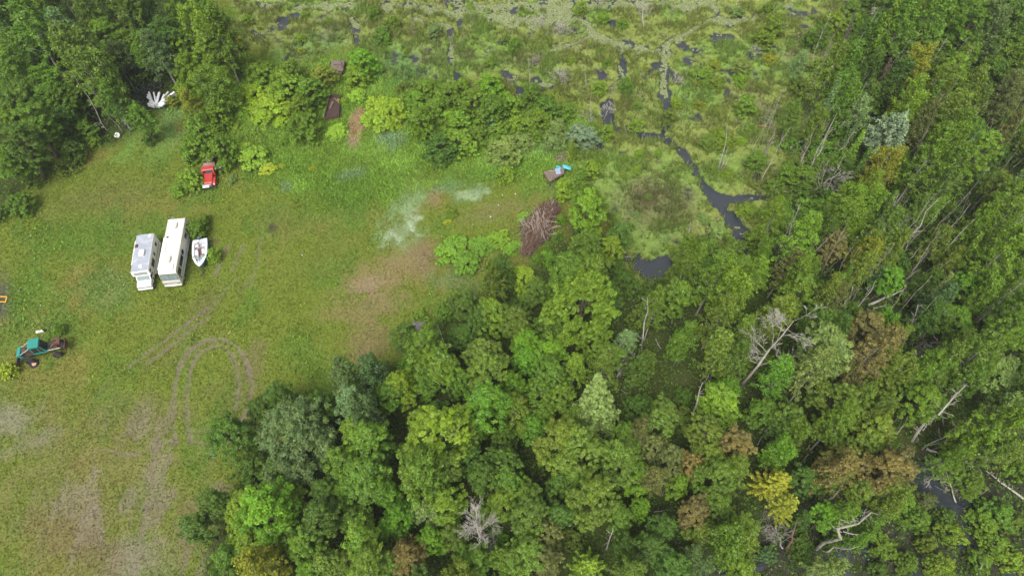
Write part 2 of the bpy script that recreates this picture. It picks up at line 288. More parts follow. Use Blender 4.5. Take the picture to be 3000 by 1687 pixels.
def lerp(a, b, t): return a + (b - a) * t[..., None]
def fields(x, y, light=False):
    u, v, dep = proj(x, y, 0.0)
    n12 = fbm(x, y, 14, 4, 1); n5 = fbm(x, y, 5, 4, 2); n2 = fbm(x, y, 1.9, 4, 3); n1 = fbm(x, y, .8, 3, 4)
    wob = (n5 - .5) * 60 + (n2 - .5) * 40
    M = ss(-22, 22, sd_poly(u, v, MARSH) + wob)
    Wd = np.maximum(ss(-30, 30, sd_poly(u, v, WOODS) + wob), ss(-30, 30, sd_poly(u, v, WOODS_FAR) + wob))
    Fl = ss(-40, 60, sd_poly(u, v, FLOOD) + wob)
    Wi = ss(-40, 40, sd_poly(u, v, WILD) + wob)
    ch = np.zeros(u.shape)
    for pts, w, st in CHAN:
        d = seg_d(u, v, pts) + (n2 - .5) * 2.3 * w + (n1 - .5) * 14 + (n5 - .5) * w
        ch = np.maximum(ch, st * (1 - ss(w * .55, w * 1.5, d)))
    dw = np.zeros(u.shape)
    for pts, w in WEED:
        d = seg_d(u, v, pts) + (n2 - .5) * 2.0 * w + (n1 - .5) * 7
        dw = np.maximum(dw, 1 - ss(w * .7, w * 1.5, d))
    tr = np.zeros(u.shape)
    for pts, w, st in TRACKS:
        d = seg_d(u, v, pts) + (n2 - .5) * 3
        tr = np.maximum(tr, st * (1 - ss(w * .4, w * 1.5, d + (n1 - .5) * w * 1.6)) * (.50 + .95 * n5))
    # height
    h = (n12 - .5) * .35 + (n2 - .5) * .10 - .10 * tr
    topm = ss(420, 120, v); marsh_h = -.02 - .05 * topm + (n5 - .5) * .7 + (n2 - .5) * (1.0 + .5 * topm) + (n1 - .5) * .3
    marsh_h = marsh_h - .95 * np.maximum(ch, dw * .75)
    h = h * (1 - M) + marsh_h * M
    h = h * (1 - Fl) + (-.42 + (n5 - .5) * 1.1 + (n2 - .5) * 1.0) * Fl
    h = np.where((ch > .5) & (M < .5), h - .5 * (ch - .5) * 2, h)
    r = dict(u=u, v=v, h=h, M=M, Wd=Wd, Fl=Fl, Wi=Wi, ch=ch, dw=dw, tr=tr, n1=n1, n2=n2, n5=n5, n12=n12)
    # colour
    c = np.empty(u.shape + (3,)); c[...] = (.132, .172, .028)
    g3 = fbm(x, y, 9, 4, 21); g4 = fbm(x * 1.4, y * .7, 4.5, 3, 23)
    c = lerp(c, np.array((.175, .160, .045)), ss(.48, .70, g3) * .65)
    c = lerp(c, np.array((.095, .170, .028)), ss(.50, .70, 1 - g4) * .55)
    c = lerp(c, np.array((.125, .215, .034)), Wi * .8)
    c = lerp(c, np.array((.165, .27, .05)), Wi * ss(.5, .65, n5) * .7)
    c = lerp(c, np.array((.19, .232, .058)), M * .95)
    c = lerp(c, np.array((.15, .25, .05)), M * ss(.45, .65, g3) * .7)
    c = lerp(c, np.array((.17, .16, .085)), M * ss(.60, .75, n5) * .6)
    pn = (n2 - .5) * 1.1 + (n5 - .5) * .6
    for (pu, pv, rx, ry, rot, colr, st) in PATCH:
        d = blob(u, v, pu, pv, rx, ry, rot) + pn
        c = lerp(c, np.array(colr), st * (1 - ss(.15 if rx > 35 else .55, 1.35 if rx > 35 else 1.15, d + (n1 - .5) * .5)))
    # ragged worn streaks on the turning ground
    wear = (1 - ss(.6, 1.2, blob(u, v, 400, 1480, 330, 340, 0))) * ss(.54, .66, fbm(x * 2.2, y * .8, 4, 4, 31))
    c = lerp(c, np.array((.19, .165, .115)), wear * .6)
    for pts, w, colr in PALE:
        d = seg_d(u, v, pts) + (n2 - .5) * 1.6 * w + (n1 - .5) * 10
        c = lerp(c, np.array(colr) * .92, .85 * (1 - ss(w * .2, w * 1.9, d + (n1 - .5) * w * 2.6)) * (.45 + .8 * ss(.30, .65, fbm(x + y, (x - y) * .35, 1.2, 3, 71))))
    c = lerp(c, np.array(MUDC), tr)
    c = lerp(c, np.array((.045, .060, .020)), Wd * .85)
    c = lerp(c, np.array((.05, .045, .04)), np.maximum(Fl * .8, ss(-.25, -.5, h) * M))
    r['c'] = c
    return r

def make_ground():
    gx = np.concatenate([[-2600, -1200, -600, -320, -200, -150], np.arange(-118, 118.01, .25), [150, 200, 320, 600, 1200, 2600]])
    gy = np.concatenate([[-1500, -600, -250, -100, -40, -10], np.arange(0, 132.01, .25), [150, 190, 260, 420, 800, 1500, 3500]])
    X, Y = np.meshgrid(gx, gy); nx, ny = len(gx), len(gy)
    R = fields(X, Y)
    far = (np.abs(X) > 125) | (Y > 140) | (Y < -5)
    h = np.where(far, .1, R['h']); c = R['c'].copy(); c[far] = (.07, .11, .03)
    V = np.stack([X, Y, h], -1).reshape(-1, 3)
    idx = np.arange(nx * ny).reshape(ny, nx)
    F = np.stack([idx[:-1, :-1], idx[:-1, 1:], idx[1:, 1:], idx[1:, :-1]], -1).reshape(-1, 4)
    me = bpy.data.meshes.new('ground')
    me.vertices.add(len(V)); me.vertices.foreach_set('co', V.astype(np.float32).ravel())
    me.loops.add(F.size); me.loops.foreach_set('vertex_index', F.astype(np.int32).ravel())
    me.polygons.add(len(F)); me.polygons.foreach_set('loop_start', np.arange(0, F.size, 4, dtype=np.int32)); me.polygons.foreach_set('loop_total', np.full(len(F), 4, dtype=np.int32))
    at = me.attributes.new('Col', 'FLOAT_COLOR', 'POINT')
    at.data.foreach_set('color', np.concatenate([c.reshape(-1, 3), np.ones((len(V), 1))], 1).astype(np.float32).ravel())
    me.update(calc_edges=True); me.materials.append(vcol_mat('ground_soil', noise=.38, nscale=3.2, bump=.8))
    o = bpy.data.objects.new('ground', me); COL.objects.link(o); tag(o, kind='structure')
    return o
ground = make_ground()

def hz(x, y):
    return float(fields(np.array([x], float), np.array([y], float))['h'][0])
WATER_Z = -.45
def make_water():
    m, nt, out = new_mat('swamp_water'); N = nt.nodes; L = nt.links
    b = N.new('ShaderNodeBsdfPrincipled'); b.inputs['Base Color'].default_value = (.034, .040, .048, 1); b.inputs['Roughness'].default_value = .09; b.inputs['IOR'].default_value = 1.45
    b.inputs['Specular IOR Level'].default_value = .8
    tc = N.new('ShaderNodeTexCoord'); n = N.new('ShaderNodeTexNoise'); n.inputs['Scale'].default_value = 1.3; n.inputs['Detail'].default_value = 4; L.new(tc.outputs['Object'], n.inputs['Vector'])
    bp = N.new('ShaderNodeBump'); bp.inputs['Strength'].default_value = .12; bp.inputs['Distance'].default_value = .05; L.new(n.outputs['Fac'], bp.inputs['Height']); L.new(bp.outputs[0], b.inputs['Normal'])
    L.new(b.outputs[0], out.inputs[0])
    me = bpy.data.meshes.new('water'); me.from_pydata([(-2500, -1400, WATER_Z), (2500, -1400, WATER_Z), (2500, 3400, WATER_Z), (-2500, 3400, WATER_Z)], [], [(0, 1, 2, 3)])
    me.materials.append(m); o = bpy.data.objects.new('water', me); COL.objects.link(o); tag(o, kind='structure')
make_water()

# ------------------------------------------------------------------ uncountable ground growth
def visible_pts(n, rng, y0=4, y1=126):
    """points spread evenly over the ground seen from around here"""
    y = rng.uniform(y0, y1, n); half = 62 + y * .45
    keep = rng.random(n) < half / (62 + y1 * .45)
    y = y[keep]; half = half[keep]; return rng.uniform(-1, 1, len(y)) * half, y
def blades(x, y, z, hgt, wid, lean, col, rng, nper=1):
    n = len(x); ang = rng.uniform(0, 2 * np.pi, n); la = rng.uniform(0, 2 * np.pi, n)
    dx, dy = np.cos(ang) * wid / 2, np.sin(ang) * wid / 2
    tx = np.cos(la) * lean * hgt; ty = np.sin(la) * lean * hgt
    V = np.empty((n, 3, 3)); V[:, 0] = np.stack([x - dx, y - dy, z - .02], 1); V[:, 1] = np.stack([x + dx, y + dy, z - .02], 1); V[:, 2] = np.stack([x + tx, y + ty, z + hgt], 1)
    C = np.ones((n, 3, 4)); C[:, :, :3] = col[:, None, :]
    return V.reshape(-1, 3), C.reshape(-1, 4)
blade_mat = vcol_mat('grass_blades', trans=.3)
def stuff(name, V, C, label, cat, m=None):
    me = np_mesh(name, V, 3, m or blade_mat, {'Col': C}); o = bpy.data.objects.new(name, me); COL.objects.link(o); return tag(o, label, cat, kind='stuff')
def jitcol(c, rng, lo=.6, hi=1.5, hue=.12):
    k = rng.uniform(lo, hi, (len(c), 1)); return np.clip(c * k * (1 + rng.uniform(-hue, hue, (len(c), 3))), 0, .6)

def grow():
    rng = np.random.default_rng(3)
    x, y = visible_pts(1150000, rng); f = fields(x, y)
    dens = (1 - f['M']) * (1 - f['Wd'] * .96) * (1 - np.clip(f['tr'] * 1.1, 0, .95)) * (1 - f['Fl'])
    bare = ss(.15, .20, f['c'][:, 0]) * ss(1.25, 1.02, f['c'][:, 1] / f['c'][:, 0])
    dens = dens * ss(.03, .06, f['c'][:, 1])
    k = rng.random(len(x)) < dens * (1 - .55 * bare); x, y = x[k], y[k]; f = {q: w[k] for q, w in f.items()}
    lush = np.clip(f['c'][:, 1] / (f['c'][:, 0] + 1e-3) - 1.1, 0, 1)
    hg = rng.uniform(.10, .24, len(x)) * (1 + 1.3 * f['Wi'] + .6 * lush) * (.6 + .9 * f['n2'])
    V, C = blades(x, y, f['h'], hg, rng.uniform(.07, .16, len(x)) * (1 + .4 * f['Wi']), .9, jitcol(f['c'] * np.array((1.2, 1.18, 1.0)) * (1 + .35 * f['Wi'])[:, None], rng, .72, 1.35), rng)
    stuff('grass', V, C, 'short patchy green grass covering the open field and its worn tracks', 'grass')
    # leafy weeds in drifts
    x, y = visible_pts(420000, rng); f = fields(x, y)
    w = ss(.50, .62, fbm(x, y, 3.2, 3, 51)) * (f['Wi'] * 1.0 + .8 * ss(.46, .60, fbm(x, y, 12, 2, 55))) * (1 - f['M']) * (1 - f['Wd'] * .9) * (1 - np.clip(f['tr'] * 2, 0, 1)) * ss(1.1, 1.5, f['c'][:, 1] / f['c'][:, 0])
    k = rng.random(len(x)) < w; x, y = x[k], y[k]; f = {q: a[k] for q, a in f.items()}
    hg = rng.uniform(.15, .6, len(x)) * (.5 + f['n2'])
    V, C = blades(x, y, f['h'] + hg * .5, hg * .35, rng.uniform(.15, .3, len(x)), 1.6, jitcol(f['c'] * np.array((1.45, 1.55, 1.2)), rng, .7, 1.45), rng)
    stuff('weeds', V, C, 'knee high leafy weeds growing in drifts over the rough ground', 'weeds')
    # marsh tussocks
    x, y = visible_pts(210000, rng, 40, 126); f = fields(x, y)
    k = (rng.random(len(x)) < f['M'] * (.35 + 1.0 * ss(.42, .62, f['n2']))) & (f['h'] > WATER_Z + .02) & (f['dw'] < .45); x, y = x[k], y[k]; f = {q: a[k] for q, a in f.items()}
    X = np.repeat(x, 5) + rng.normal(0, .12, len(x) * 5); Y = np.repeat(y, 5) + rng.normal(0, .12, len(x) * 5)
    tall = rng.uniform(.3, .9, len(x)) * (.3 + 1.5 * ss(.35, .65, f['n2'])); col = f['c'] * np.array((1.1, 1.12, 1.0))
    br = (rng.random(len(x)) < .12) * 1.0; col = lerp(col, np.array((.26, .22, .12)), br * .8)
    V, C = blades(X, Y, np.repeat(f['h'], 5), np.repeat(tall, 5) * rng.uniform(.6, 1.2, len(X)), rng.uniform(.06, .14, len(X)), .55, jitcol(np.repeat(col, 5, 0), rng, .6, 1.5), rng)
    stuff('marsh_grass', V, C, 'tufted olive green sedge and reeds covering the marsh', 'marsh grass')
    # reed beds and dead brown thatch
    x, y = visible_pts(160000, rng, 40, 126); f = fields(x, y)
    bed = (1 - ss(.6, 1.2, blob(f['u'], f['v'], 1960, 290, 120, 110))) + (1 - ss(.6, 1.2, blob(f['u'], f['v'], 2010, 800, 60, 60))) + .8 * (1 - ss(.6, 1.2, blob(f['u'], f['v'], 1880, 330, 60, 60))) + .5 * (1 - ss(.6, 1.2, blob(f['u'], f['v'], 1320, 60, 60, 60)))
    bed = np.clip(bed, 0, 1)
    th = (1 - ss(.5, 1.1, blob(f['u'], f['v'], 1930, 600, 130, 110, 20)))
    k = (rng.random(len(x)) < np.clip(bed * .8 + th * .85, 0, 1) * f['M']) & (f['h'] > WATER_Z) & (f['ch'] < .3); x, y = x[k], y[k]; f = {q: a[k] for q, a in f.items()}; th = th[k]
    col = np.empty((len(x), 3)); col[:] = (.105, .20, .055); col = lerp(col, np.array((.19, .115, .07)), (rng.random(len(x)) < th * .8) * 1.0)
    V, C = blades(x, y, f['h'], rng.uniform(.5, 1.2, len(x)) * (1 - .4 * th), rng.uniform(.08, .16, len(x)), .3 + .6 * th, jitcol(col, rng, .6, 1.5), rng)
    stuff('reeds', V, C, 'upright green cattail beds and brown dead thatch beside the marsh channels', 'reeds')
    # duckweed: ragged floating mats
    gx = np.arange(-70, 95, .2); gy = np.arange(58, 128, .2); X, Y = np.meshgrid(gx, gy); X = (X + rng.uniform(-.06, .06, X.shape)); Y = (Y + rng.uniform(-.06, .06, Y.shape)); x = X.ravel(); y = Y.ravel(); f = fields(x, y)
    edge = fbm(x, y, .7, 2, 81)
    low = f['M'] * ss(340, 150, f['v']) * ss(.44, .56, f['n12']) * .75
    k = ((f['dw'] * 1.0 + low * .45 + (edge - .5) * 2.2 + (f['n2'] - .5) * .8) > .70) & (f['h'] < WATER_Z + .12) & (f['M'] > .3); n = int(k.sum()); x, y = x[k], y[k]
    h_ = .10; z = np.full(n, WATER_Z + .012) + rng.uniform(0, .006, n)
    V = np.stack([np.stack([x + sx * h_ * rng.uniform(.8, 1.35, n), y + sy * h_ * rng.uniform(.8, 1.35, n), z], 1) for sx, sy in ((-1, -1), (1, -1), (1, 1), (-1, 1))], 1).reshape(-1, 3)
    col = np.empty((n, 3)); col[:] = (.205, .235, .105); C = np.ones((n, 4, 4)); C[:, :, :3] = jitcol(col, rng, .72, 1.25, .08)[:, None, :]
    me = np_mesh('duckweed', V, 4, vcol_mat('duckweed_mat', noise=.25, nscale=2), {'Col': C.reshape(-1, 4)}); o = bpy.data.objects.new('duckweed', me); COL.objects.link(o); tag(o, 'pale yellow green duckweed floating along the marsh channels', 'duckweed', kind='stuff')
    # forest floor plants and leaf litter
    x, y = visible_pts(900000, rng); f = fields(x, y)
    k = (rng.random(len(x)) < f['Wd'] * ss(.03, .045, f['c'][:, 1]) * (.45 + .6 * ss(.4, .6, f['n2']))) & (f['h'] > WATER_Z - .1 * (rng.random(len(x)) < .3)); x, y = x[k], y[k]; f = {q: a[k] for q, a in f.items()}
    col = np.empty((len(x), 3)); col[:] = (.095, .17, .028); col = lerp(col, np.array((.13, .12, .055)), (rng.random(len(x)) < .15) * 1.0)
    hg = rng.uniform(.1, 1.0, len(x)) * (.3 + 3.6 * ss(.45, .68, fbm(x, y, 2.6, 3, 61)))
    V, C = blades(x, y, f['h'] + hg, rng.uniform(.05, .2, len(x)), rng.uniform(.2, .4, len(x)), 1.5, jitcol(col, rng, .5, 1.5), rng)
    stuff('undergrowth', V, C, 'dark leafy undergrowth on the floor beneath the trees', 'undergrowth')
grow()
# ------------------------------------------------------------------ foliage prototypes
leafm = leaf_mat('leaves'); leaf_tip = leaf_mat('leaves_new_growth', tipcol=(1.28, 1.08, .8))
needlem = leaf_mat('needles', trans=.15, tipcol=(1.3, 1.1, 1.0))
barkm = mat('grey_brown_bark', (.14, .115, .09), .9, var=.4, scale=3, spec=.1)
birchm = mat('pale_birch_bark', (.36, .34, .29), .8, var=.25, scale=2, dirt=(.07, .06, .05), dirt_amt=.25, spec=.1)
deadm = mat('bleached_dead_wood', (.42, .39, .34), .85, var=.35, scale=1.5, dirt=(.12, .10, .08), dirt_amt=.3, spec=.1)
snagm = mat('weathered_snag_wood', (.28, .25, .21), .9, var=.4, scale=1.2, dirt=(.08, .065, .05), dirt_amt=.35, spec=.1)

def leafcloud(rng, cen, rad, n, size, out_dir=None, up=.75, flat=.75, aspect=1.7, shell=.25, tone_c=None, tip_c=None):
    """cen (k,3), rad (k,): n leaves round each clump"""
    k = len(cen); m = k * n
    d = rng.normal(size=(m, 3)); d /= np.linalg.norm(d, axis=1)[:, None]
    r = rng.uniform(shell, 1.0, m) ** .8
    off = d * r[:, None] * np.repeat(rad, n)[:, None]; off[:, 2] *= flat
    p = np.repeat(cen, n, 0) + off
    nrm = d * .6 + np.array((0, 0, up)) + rng.normal(size=(m, 3)) * .38
    nrm /= np.linalg.norm(nrm, axis=1)[:, None]
    a = np.cross(nrm, rng.normal(size=(m, 3))); a /= np.linalg.norm(a, axis=1)[:, None]
    b = np.cross(nrm, a); s = size * rng.uniform(.65, 1.3, m)[:, None]
    a = a * s * aspect * .5; b = b * s * .5
    V = np.stack([p - a, p + b - a * .1, p + a, p - b - a * .1], 1).reshape(-1, 3)
    t = rng.uniform(.72, 1.30, m) * np.repeat(tone_c if tone_c is not None else rng.uniform(.82, 1.2, k), n)
    tp = np.clip(rng.uniform(-.5, .7, m) + (np.repeat(tip_c, n) if tip_c is not None else 0), 0, 1)
    T = np.zeros((m, 4, 4)); T[:, :, 0] = t[:, None]; T[:, :, 1] = tp[:, None]; T[:, :, 3] = 1
    return V, T.reshape(-1, 4)
def cat(*parts):
    return np.concatenate([p[0] for p in parts]), np.concatenate([p[1] for p in parts])
def sph(rng, n, zmin=-.3):
    d = rng.normal(size=(n * 4, 3)); d /= np.linalg.norm(d, axis=1)[:, None]; return d[d[:, 2] > zmin][:n]

def limbs(mb, rng, top, R, z0, n, r0, ends=None):
    for i in range(n):
        t = rng.uniform(0, 6.28); z = z0 + (top - z0) * rng.uniform(0, .75)
        e = ends[i % len(ends)] if ends is not None else np.array([R * .7 * math.cos(t), R * .7 * math.sin(t), z + R * .6])
        z = min(z, e[2] - .3)
        mid = np.array([e[0] * .45, e[1] * .45, z + (e[2] - z) * .6])
        mb.path([(0, 0, z), tuple(mid), tuple(e)], [r0 * .5, r0 * .3, r0 * .1], 5, False)

def proto_leafy(seed, R, H, lobes, cpl, npc, leaf=.2, zflat=.75, clear=.32, lobe_r=.42, m=None, tips=0.0, trunk=None, cr=.17, spread=.62, up=.75):
    rng = np.random.default_rng(seed)
    ch = H * (1 - clear); zc = H * clear + ch * .5; Lc = []
    for i in range(lobes):
        q = (i + .35) / lobes; env = min(1.0, q * 2.0) ** .62 * (1.0 - .22 * max(0, q - .55) / .45)
        rr = R * spread * env * rng.uniform(.78, 1.12); z = H - ch * (.10 + .80 * q ** 1.15) + rng.uniform(-.06, .06) * ch
        t = 2 * math.pi * (i * .618 + rng.uniform(-.06, .06)); Lc.append((rr * math.cos(t), rr * math.sin(t), z, R * lobe_r * rng.uniform(.68, 1.25)))
    cen = []; rad = []; tone = []; tip = []
    for (x, y, z, lr) in Lc:
        d = sph(rng, cpl, -.35); k = len(d)
        c = np.array((x, y, z)) + d * lr * rng.uniform(.5, 1.32, (k, 1)) * np.array((1, 1, zflat)); cen.append(c)
        rad.append(R * cr * rng.uniform(.7, 1.3, k)); lt = rng.uniform(.86, 1.14)
        tone.append(lt * rng.uniform(.90, 1.12, k)); tip.append(rng.uniform(-.35, .35, k) + tips * (.4 + .8 * (d[:, 2] > .3)))
    cen = np.concatenate(cen); rad = np.concatenate(rad); top = H - np.max(cen[:, 2] + rad); cen[:, 2] += top
    V, T = leafcloud(rng, cen, rad, npc, leaf, tone_c=np.concatenate(tone), tip_c=np.concatenate(tip), up=up)
    crown = np_mesh('crown', V, 4, m or leafm, {'tone': T})
    tb = MB(); r0 = .035 * H * (.5 if R < 1.6 else .75) * .55
    bx, by = rng.uniform(-.2, .2, 2)
    tb.path([(0, 0, -.6), (bx, by, H * .3), (bx * .5, by, H * .62), (0, 0, H * .88)], [r0 * 1.25, r0 * .9, r0 * .55, r0 * .12], 7)
    limbs(tb, rng, H * .8, R, H * clear * .8, min(9, lobes), r0, [np.array(q[:3]) + (0, 0, top) for q in Lc])
    return dict(crown=crown, trunk=tb, tm=trunk or barkm, R=R, H=H, zc=H * (clear + (1 - clear) * .62))

def proto_birch(seed, R, H, leaf=.13, n=2400, stems=1, trunk=None, m=None, dens=26):
    rng = np.random.default_rng(seed); cen = []; rad = []; tb = MB(); r0 = .0068 * H
    for s in range(stems):
        a = 6.28 * s / max(stems, 1) + rng.uniform(0, 1); off = R * .45 if stems > 1 else rng.uniform(0, .3)
        tx, ty = off * math.cos(a), off * math.sin(a)
        hh = H * rng.uniform(.88, 1.0); tb.path([(0, 0, -.5), (tx * .4, ty * .4, hh * .4), (tx * .8, ty * .8, hh * .75), (tx, ty, hh)], [r0 * 1.2, r0 * .85, r0 * .45, r0 * .12], 6)
        nb = int(46 / stems ** .5)
        for i in range(nb):
            q = i / nb; z = hh * (.32 + .66 * q); t = i * 2.4 + rng.uniform(-.4, .4); rr = R * (1.0 - .80 * q ** 1.6) * rng.uniform(.6, 1.1) / (1.25 if stems > 1 else 1)
            bx, by = tx * z / hh, ty * z / hh
            e = (bx + rr * math.cos(t), by + rr * math.sin(t), z + rr * .35)
            tb.path([(bx, by, z - .2), (bx + (e[0] - bx) * .5, by + (e[1] - by) * .5, z + rr * .3), e], [r0 * .28, r0 * .18, r0 * .06], 4, False)
            for w in (.45, .7, .95):
                for _ in range(2): cen.append((bx + (e[0] - bx) * w + rng.normal(0, .15), by + (e[1] - by) * w + rng.normal(0, .15), z + rr * .25 * w + rng.normal(0, .2))); rad.append(rng.uniform(.22, .48) * (R / 2.4))
    cen = np.array(cen); rad = np.array(rad)
    V, T = leafcloud(rng, cen, rad, dens, leaf, shell=.1, flat=1.25, up=.3, aspect=1.5)
    return dict(crown=np_mesh('crown', V, 4, m or leafm, {'tone': T}), trunk=tb, tm=trunk or birchm, R=R, H=H, zc=H * .68)

def proto_frond(seed, R, H, n=42):
    """sumac like: flat layered fans of long leaflets"""
    rng = np.random.default_rng(seed); Vs = []; Ts = []; tb = MB()
    heads = []
    k = int(n)
    for i in range(k):
        r = R * math.sqrt((i + .5) / k) * rng.uniform(.75, 1.18); t = i * 2.3999 + rng.uniform(-.5, .5)
        heads.append((r * math.cos(t), r * math.sin(t) * .9, H * (1.0 - .55 * (r / R) ** 2) * rng.uniform(.62, 1.12)))
    for (x, y, z) in heads:
        nf = rng.integers(9, 14); tn = rng.uniform(.7, 1.2)
        for j in range(nf):
            t = 6.28 * j / nf + rng.uniform(-.25, .25); L = rng.uniform(.4, .62); dr = rng.uniform(.1, .45)
            d = np.array((math.cos(t), math.sin(t), 0)); s = np.array((-d[1], d[0], 0))
            for g in range(6):
                w = (g + .6) / 6
                for sd in (-1, 1):
                    c = np.array((x, y, z)) + d * L * w - np.array((0, 0, dr * L * w * w))
                    e = c + (s * sd * .20 + d * .07) * (1.1 - .5 * w) - np.array((0, 0, .03)); wd = d * .045
                    Vs += [c - wd, e - wd * .4, e + wd * .4, c + wd]; q = tn * rng.uniform(.75, 1.3)
                    Ts += [(q, max(0, rng.uniform(-.3, .5)), 0, 1)] * 4
    for (x, y, z) in heads[::5]: tb.path([(x * .15, y * .15, -.3), (x * .6, y * .6, z * .5), (x, y, z - .05)], [.045, .03, .015], 4, False)
    return dict(crown=np_mesh('crown', np.array(Vs), 4, leafm, {'tone': np.array(Ts)}), trunk=tb, tm=barkm, R=R * 1.1, H=H, zc=H * .85)

def proto_spruce(seed, R, H, m=None, sparse=1.0, leaf=.15, trunk=None, droop=.35):
    rng = np.random.default_rng(seed); cen = []; rad = []; tb = MB(); r0 = .016 * H
    tb.path([(0, 0, -.5), (0, 0, H * .5), (0, 0, H)], [r0, r0 * .6, r0 * .08], 7)
    z = H * .12; i = 0
    while z < H * .985:
        q = z / H; rr = R * (1 - q) ** .85 + .12; nb = max(4, int(9 * sparse * (1 - q * .5)))
        for b in range(nb):
            t = i * .7 + 6.28 * b / nb + rng.uniform(-.25, .25); L = rr * rng.uniform(.7, 1.12)
            e = (L * math.cos(t), L * math.sin(t), z - L * droop)
            tb.path([(0, 0, z), e], [r0 * .22, r0 * .05], 4, False)
            for w in np.arange(.2, 1.01, .26 / max(L, .6)):
                cen.append((e[0] * w, e[1] * w, z - L * droop * w)); rad.append((.14 + .17 * L * (1.1 - w * .7)))
        z += H * .035 * rng.uniform(.8, 1.2); i += 1
    V, T = leafcloud(rng, np.array(cen), np.array(rad), int(15 * sparse), leaf, shell=.15, flat=.45, up=.5, aspect=2.3)
    return dict(crown=np_mesh('crown', V, 4, m or needlem, {'tone': T}), trunk=tb, tm=trunk or barkm, R=R, H=H, zc=H * .5)

def proto_larch(seed, R, H, nb=16, leaf=.16):
    """long upswept finger-like boughs round one stem"""
    rng = np.random.default_rng(seed); cen = []; rad = []; tb = MB(); r0 = .016 * H
    tb.path([(0, 0, -.5), (0, 0, H * .5), (0, 0, H * .97)], [r0, r0 * .6, r0 * .1], 7)
    for i in range(nb * 4):
        q = (i + .5) / (nb * 4); z = H * (.3 + .62 * q); L = R * (1 - q * .82) * rng.uniform(.75, 1.1); t = i * 2.4 + rng.uniform(-.2, .2)
        e = np.array((L * math.cos(t), L * math.sin(t), z + L * .38))
        tb.path([(0, 0, z), tuple(e * (.55, .55, 1) - (0, 0, L * .22)), tuple(e)], [r0 * .3, r0 * .2, r0 * .08], 4, False)
        for w in np.arange(.18, 1.02, .2 / max(L, .5)):
            cen.append((e[0] * w, e[1] * w, z + L * .38 * w * w)); rad.append(.2 + .10 * (1 - w) * L)
    V, T = leafcloud(rng, np.array(cen), np.array(rad), 15, leaf, shell=.1, flat=.55, up=.6, aspect=2.1, tip_c=rng.uniform(-.1, .4, len(cen)))
    return dict(crown=np_mesh('crown', V, 4, needlem, {'tone': T}), trunk=tb, tm=barkm, R=R, H=H, zc=H * .72)

LF = leafm; LT = leaf_tip
PROTO = {
 'm': [proto_leafy(1, 3.3, 13, 22, 11, 48, 0.168, lobe_r=.33, cr=.13), proto_leafy(2, 3.1, 14, 18, 12, 51, 0.168, lobe_r=.36, cr=.14), proto_leafy(3, 3.0, 12, 25, 9, 51, 0.16, lobe_r=.30, cr=.13, spread=.72), proto_leafy(4, 3.4, 12, 20, 12, 48, 0.168, lobe_r=.31, spread=.74, cr=.13), proto_leafy(5, 2.9, 15, 24, 10, 48, 0.16, clear=.25, lobe_r=.33, cr=.14)],
 't': [proto_leafy(6, 3.3, 14, 26, 10, 45, 0.16, m=LT, tips=.3, lobe_r=.27, spread=.74, cr=.115), proto_leafy(7, 3.1, 14, 22, 11, 48, 0.16, m=LT, tips=.3, lobe_r=.30, cr=.12), proto_leafy(8, 3.0, 13, 28, 9, 48, 0.16, m=LT, tips=.3, lobe_r=.26, spread=.78, cr=.11)],
 'M': [proto_leafy(9, 4.8, 14, 44, 11, 45, 0.176, lobe_r=.22, cr=.085, spread=.80, m=LT, tips=.1)],
 'W': [proto_leafy(10, 4.6, 10, 44, 14, 54, 0.126, lobe_r=.25, cr=.09, spread=.78, clear=.12, trunk=birchm)],
 's': [proto_leafy(11, 1.9, 3.2, 18, 10, 45, 0.126, clear=.0, cr=.13, lobe_r=.30, spread=.74), proto_leafy(12, 2.0, 3.8, 22, 9, 45, 0.126, clear=.0, lobe_r=.27, spread=.80, cr=.12), proto_leafy(13, 1.8, 2.8, 16, 10, 48, 0.118, clear=.0, cr=.14, lobe_r=.30, spread=.78), proto_leafy(14, 1.9, 4.4, 20, 10, 45, 0.118, clear=.0, cr=.13, lobe_r=.28, spread=.74)],
 'w': [proto_leafy(15, 2.4, 3.0, 26, 10, 48, 0.109, clear=.0, cr=.11, lobe_r=.25, spread=.80)],
 'b': [proto_birch(16, 2.1, 13, dens=34), proto_birch(17, 1.9, 14, dens=32), proto_birch(18, 2.4, 12, stems=2, dens=32), proto_birch(27, 2.1, 13.5, dens=24), proto_birch(31, 2.3, 12.5, stems=3, dens=30)],
 'g': [proto_birch(19, 3.2, 11, stems=5, dens=24, leaf=.14)],
 'p': [proto_birch(20, 2.3, 10, leaf=.15, dens=30, trunk=barkm, m=needlem), proto_birch(28, 2.6, 11, leaf=.14, dens=26, trunk=barkm, m=needlem)],
 'u': [proto_leafy(21, 2.0, 1.9, 30, 9, 42, .125, clear=.0, zflat=.4, lobe_r=.24, cr=.12, spread=.82, up=1.3), proto_leafy(22, 1.9, 2.1, 26, 10, 42, .125, clear=.0, zflat=.4, lobe_r=.26, cr=.12, spread=.80, up=1.3), proto_leafy(23, 2.1, 1.8, 34, 8, 42, .13, clear=.0, zflat=.4, lobe_r=.22, cr=.12, spread=.84, up=1.3)],
 'c': [proto_spruce(24, 1.7, 8.5), proto_spruce(25, 1.5, 9.0)],
 'n': [proto_spruce(51, 1.05, 12, sparse=.8, leaf=.14, droop=.15), proto_spruce(52, .9, 11, sparse=.6, leaf=.14, droop=.1, trunk=snagm), proto_spruce(53, 1.2, 13, sparse=.9, leaf=.15, droop=-.1)],
 'l': [proto_larch(26, 3.0, 11, 20), proto_larch(29, 2.8, 12, 18)],
 'q': [proto_spruce(30, 2.6, 12, leaf=.14, sparse=1.3, droop=-.15)],
}
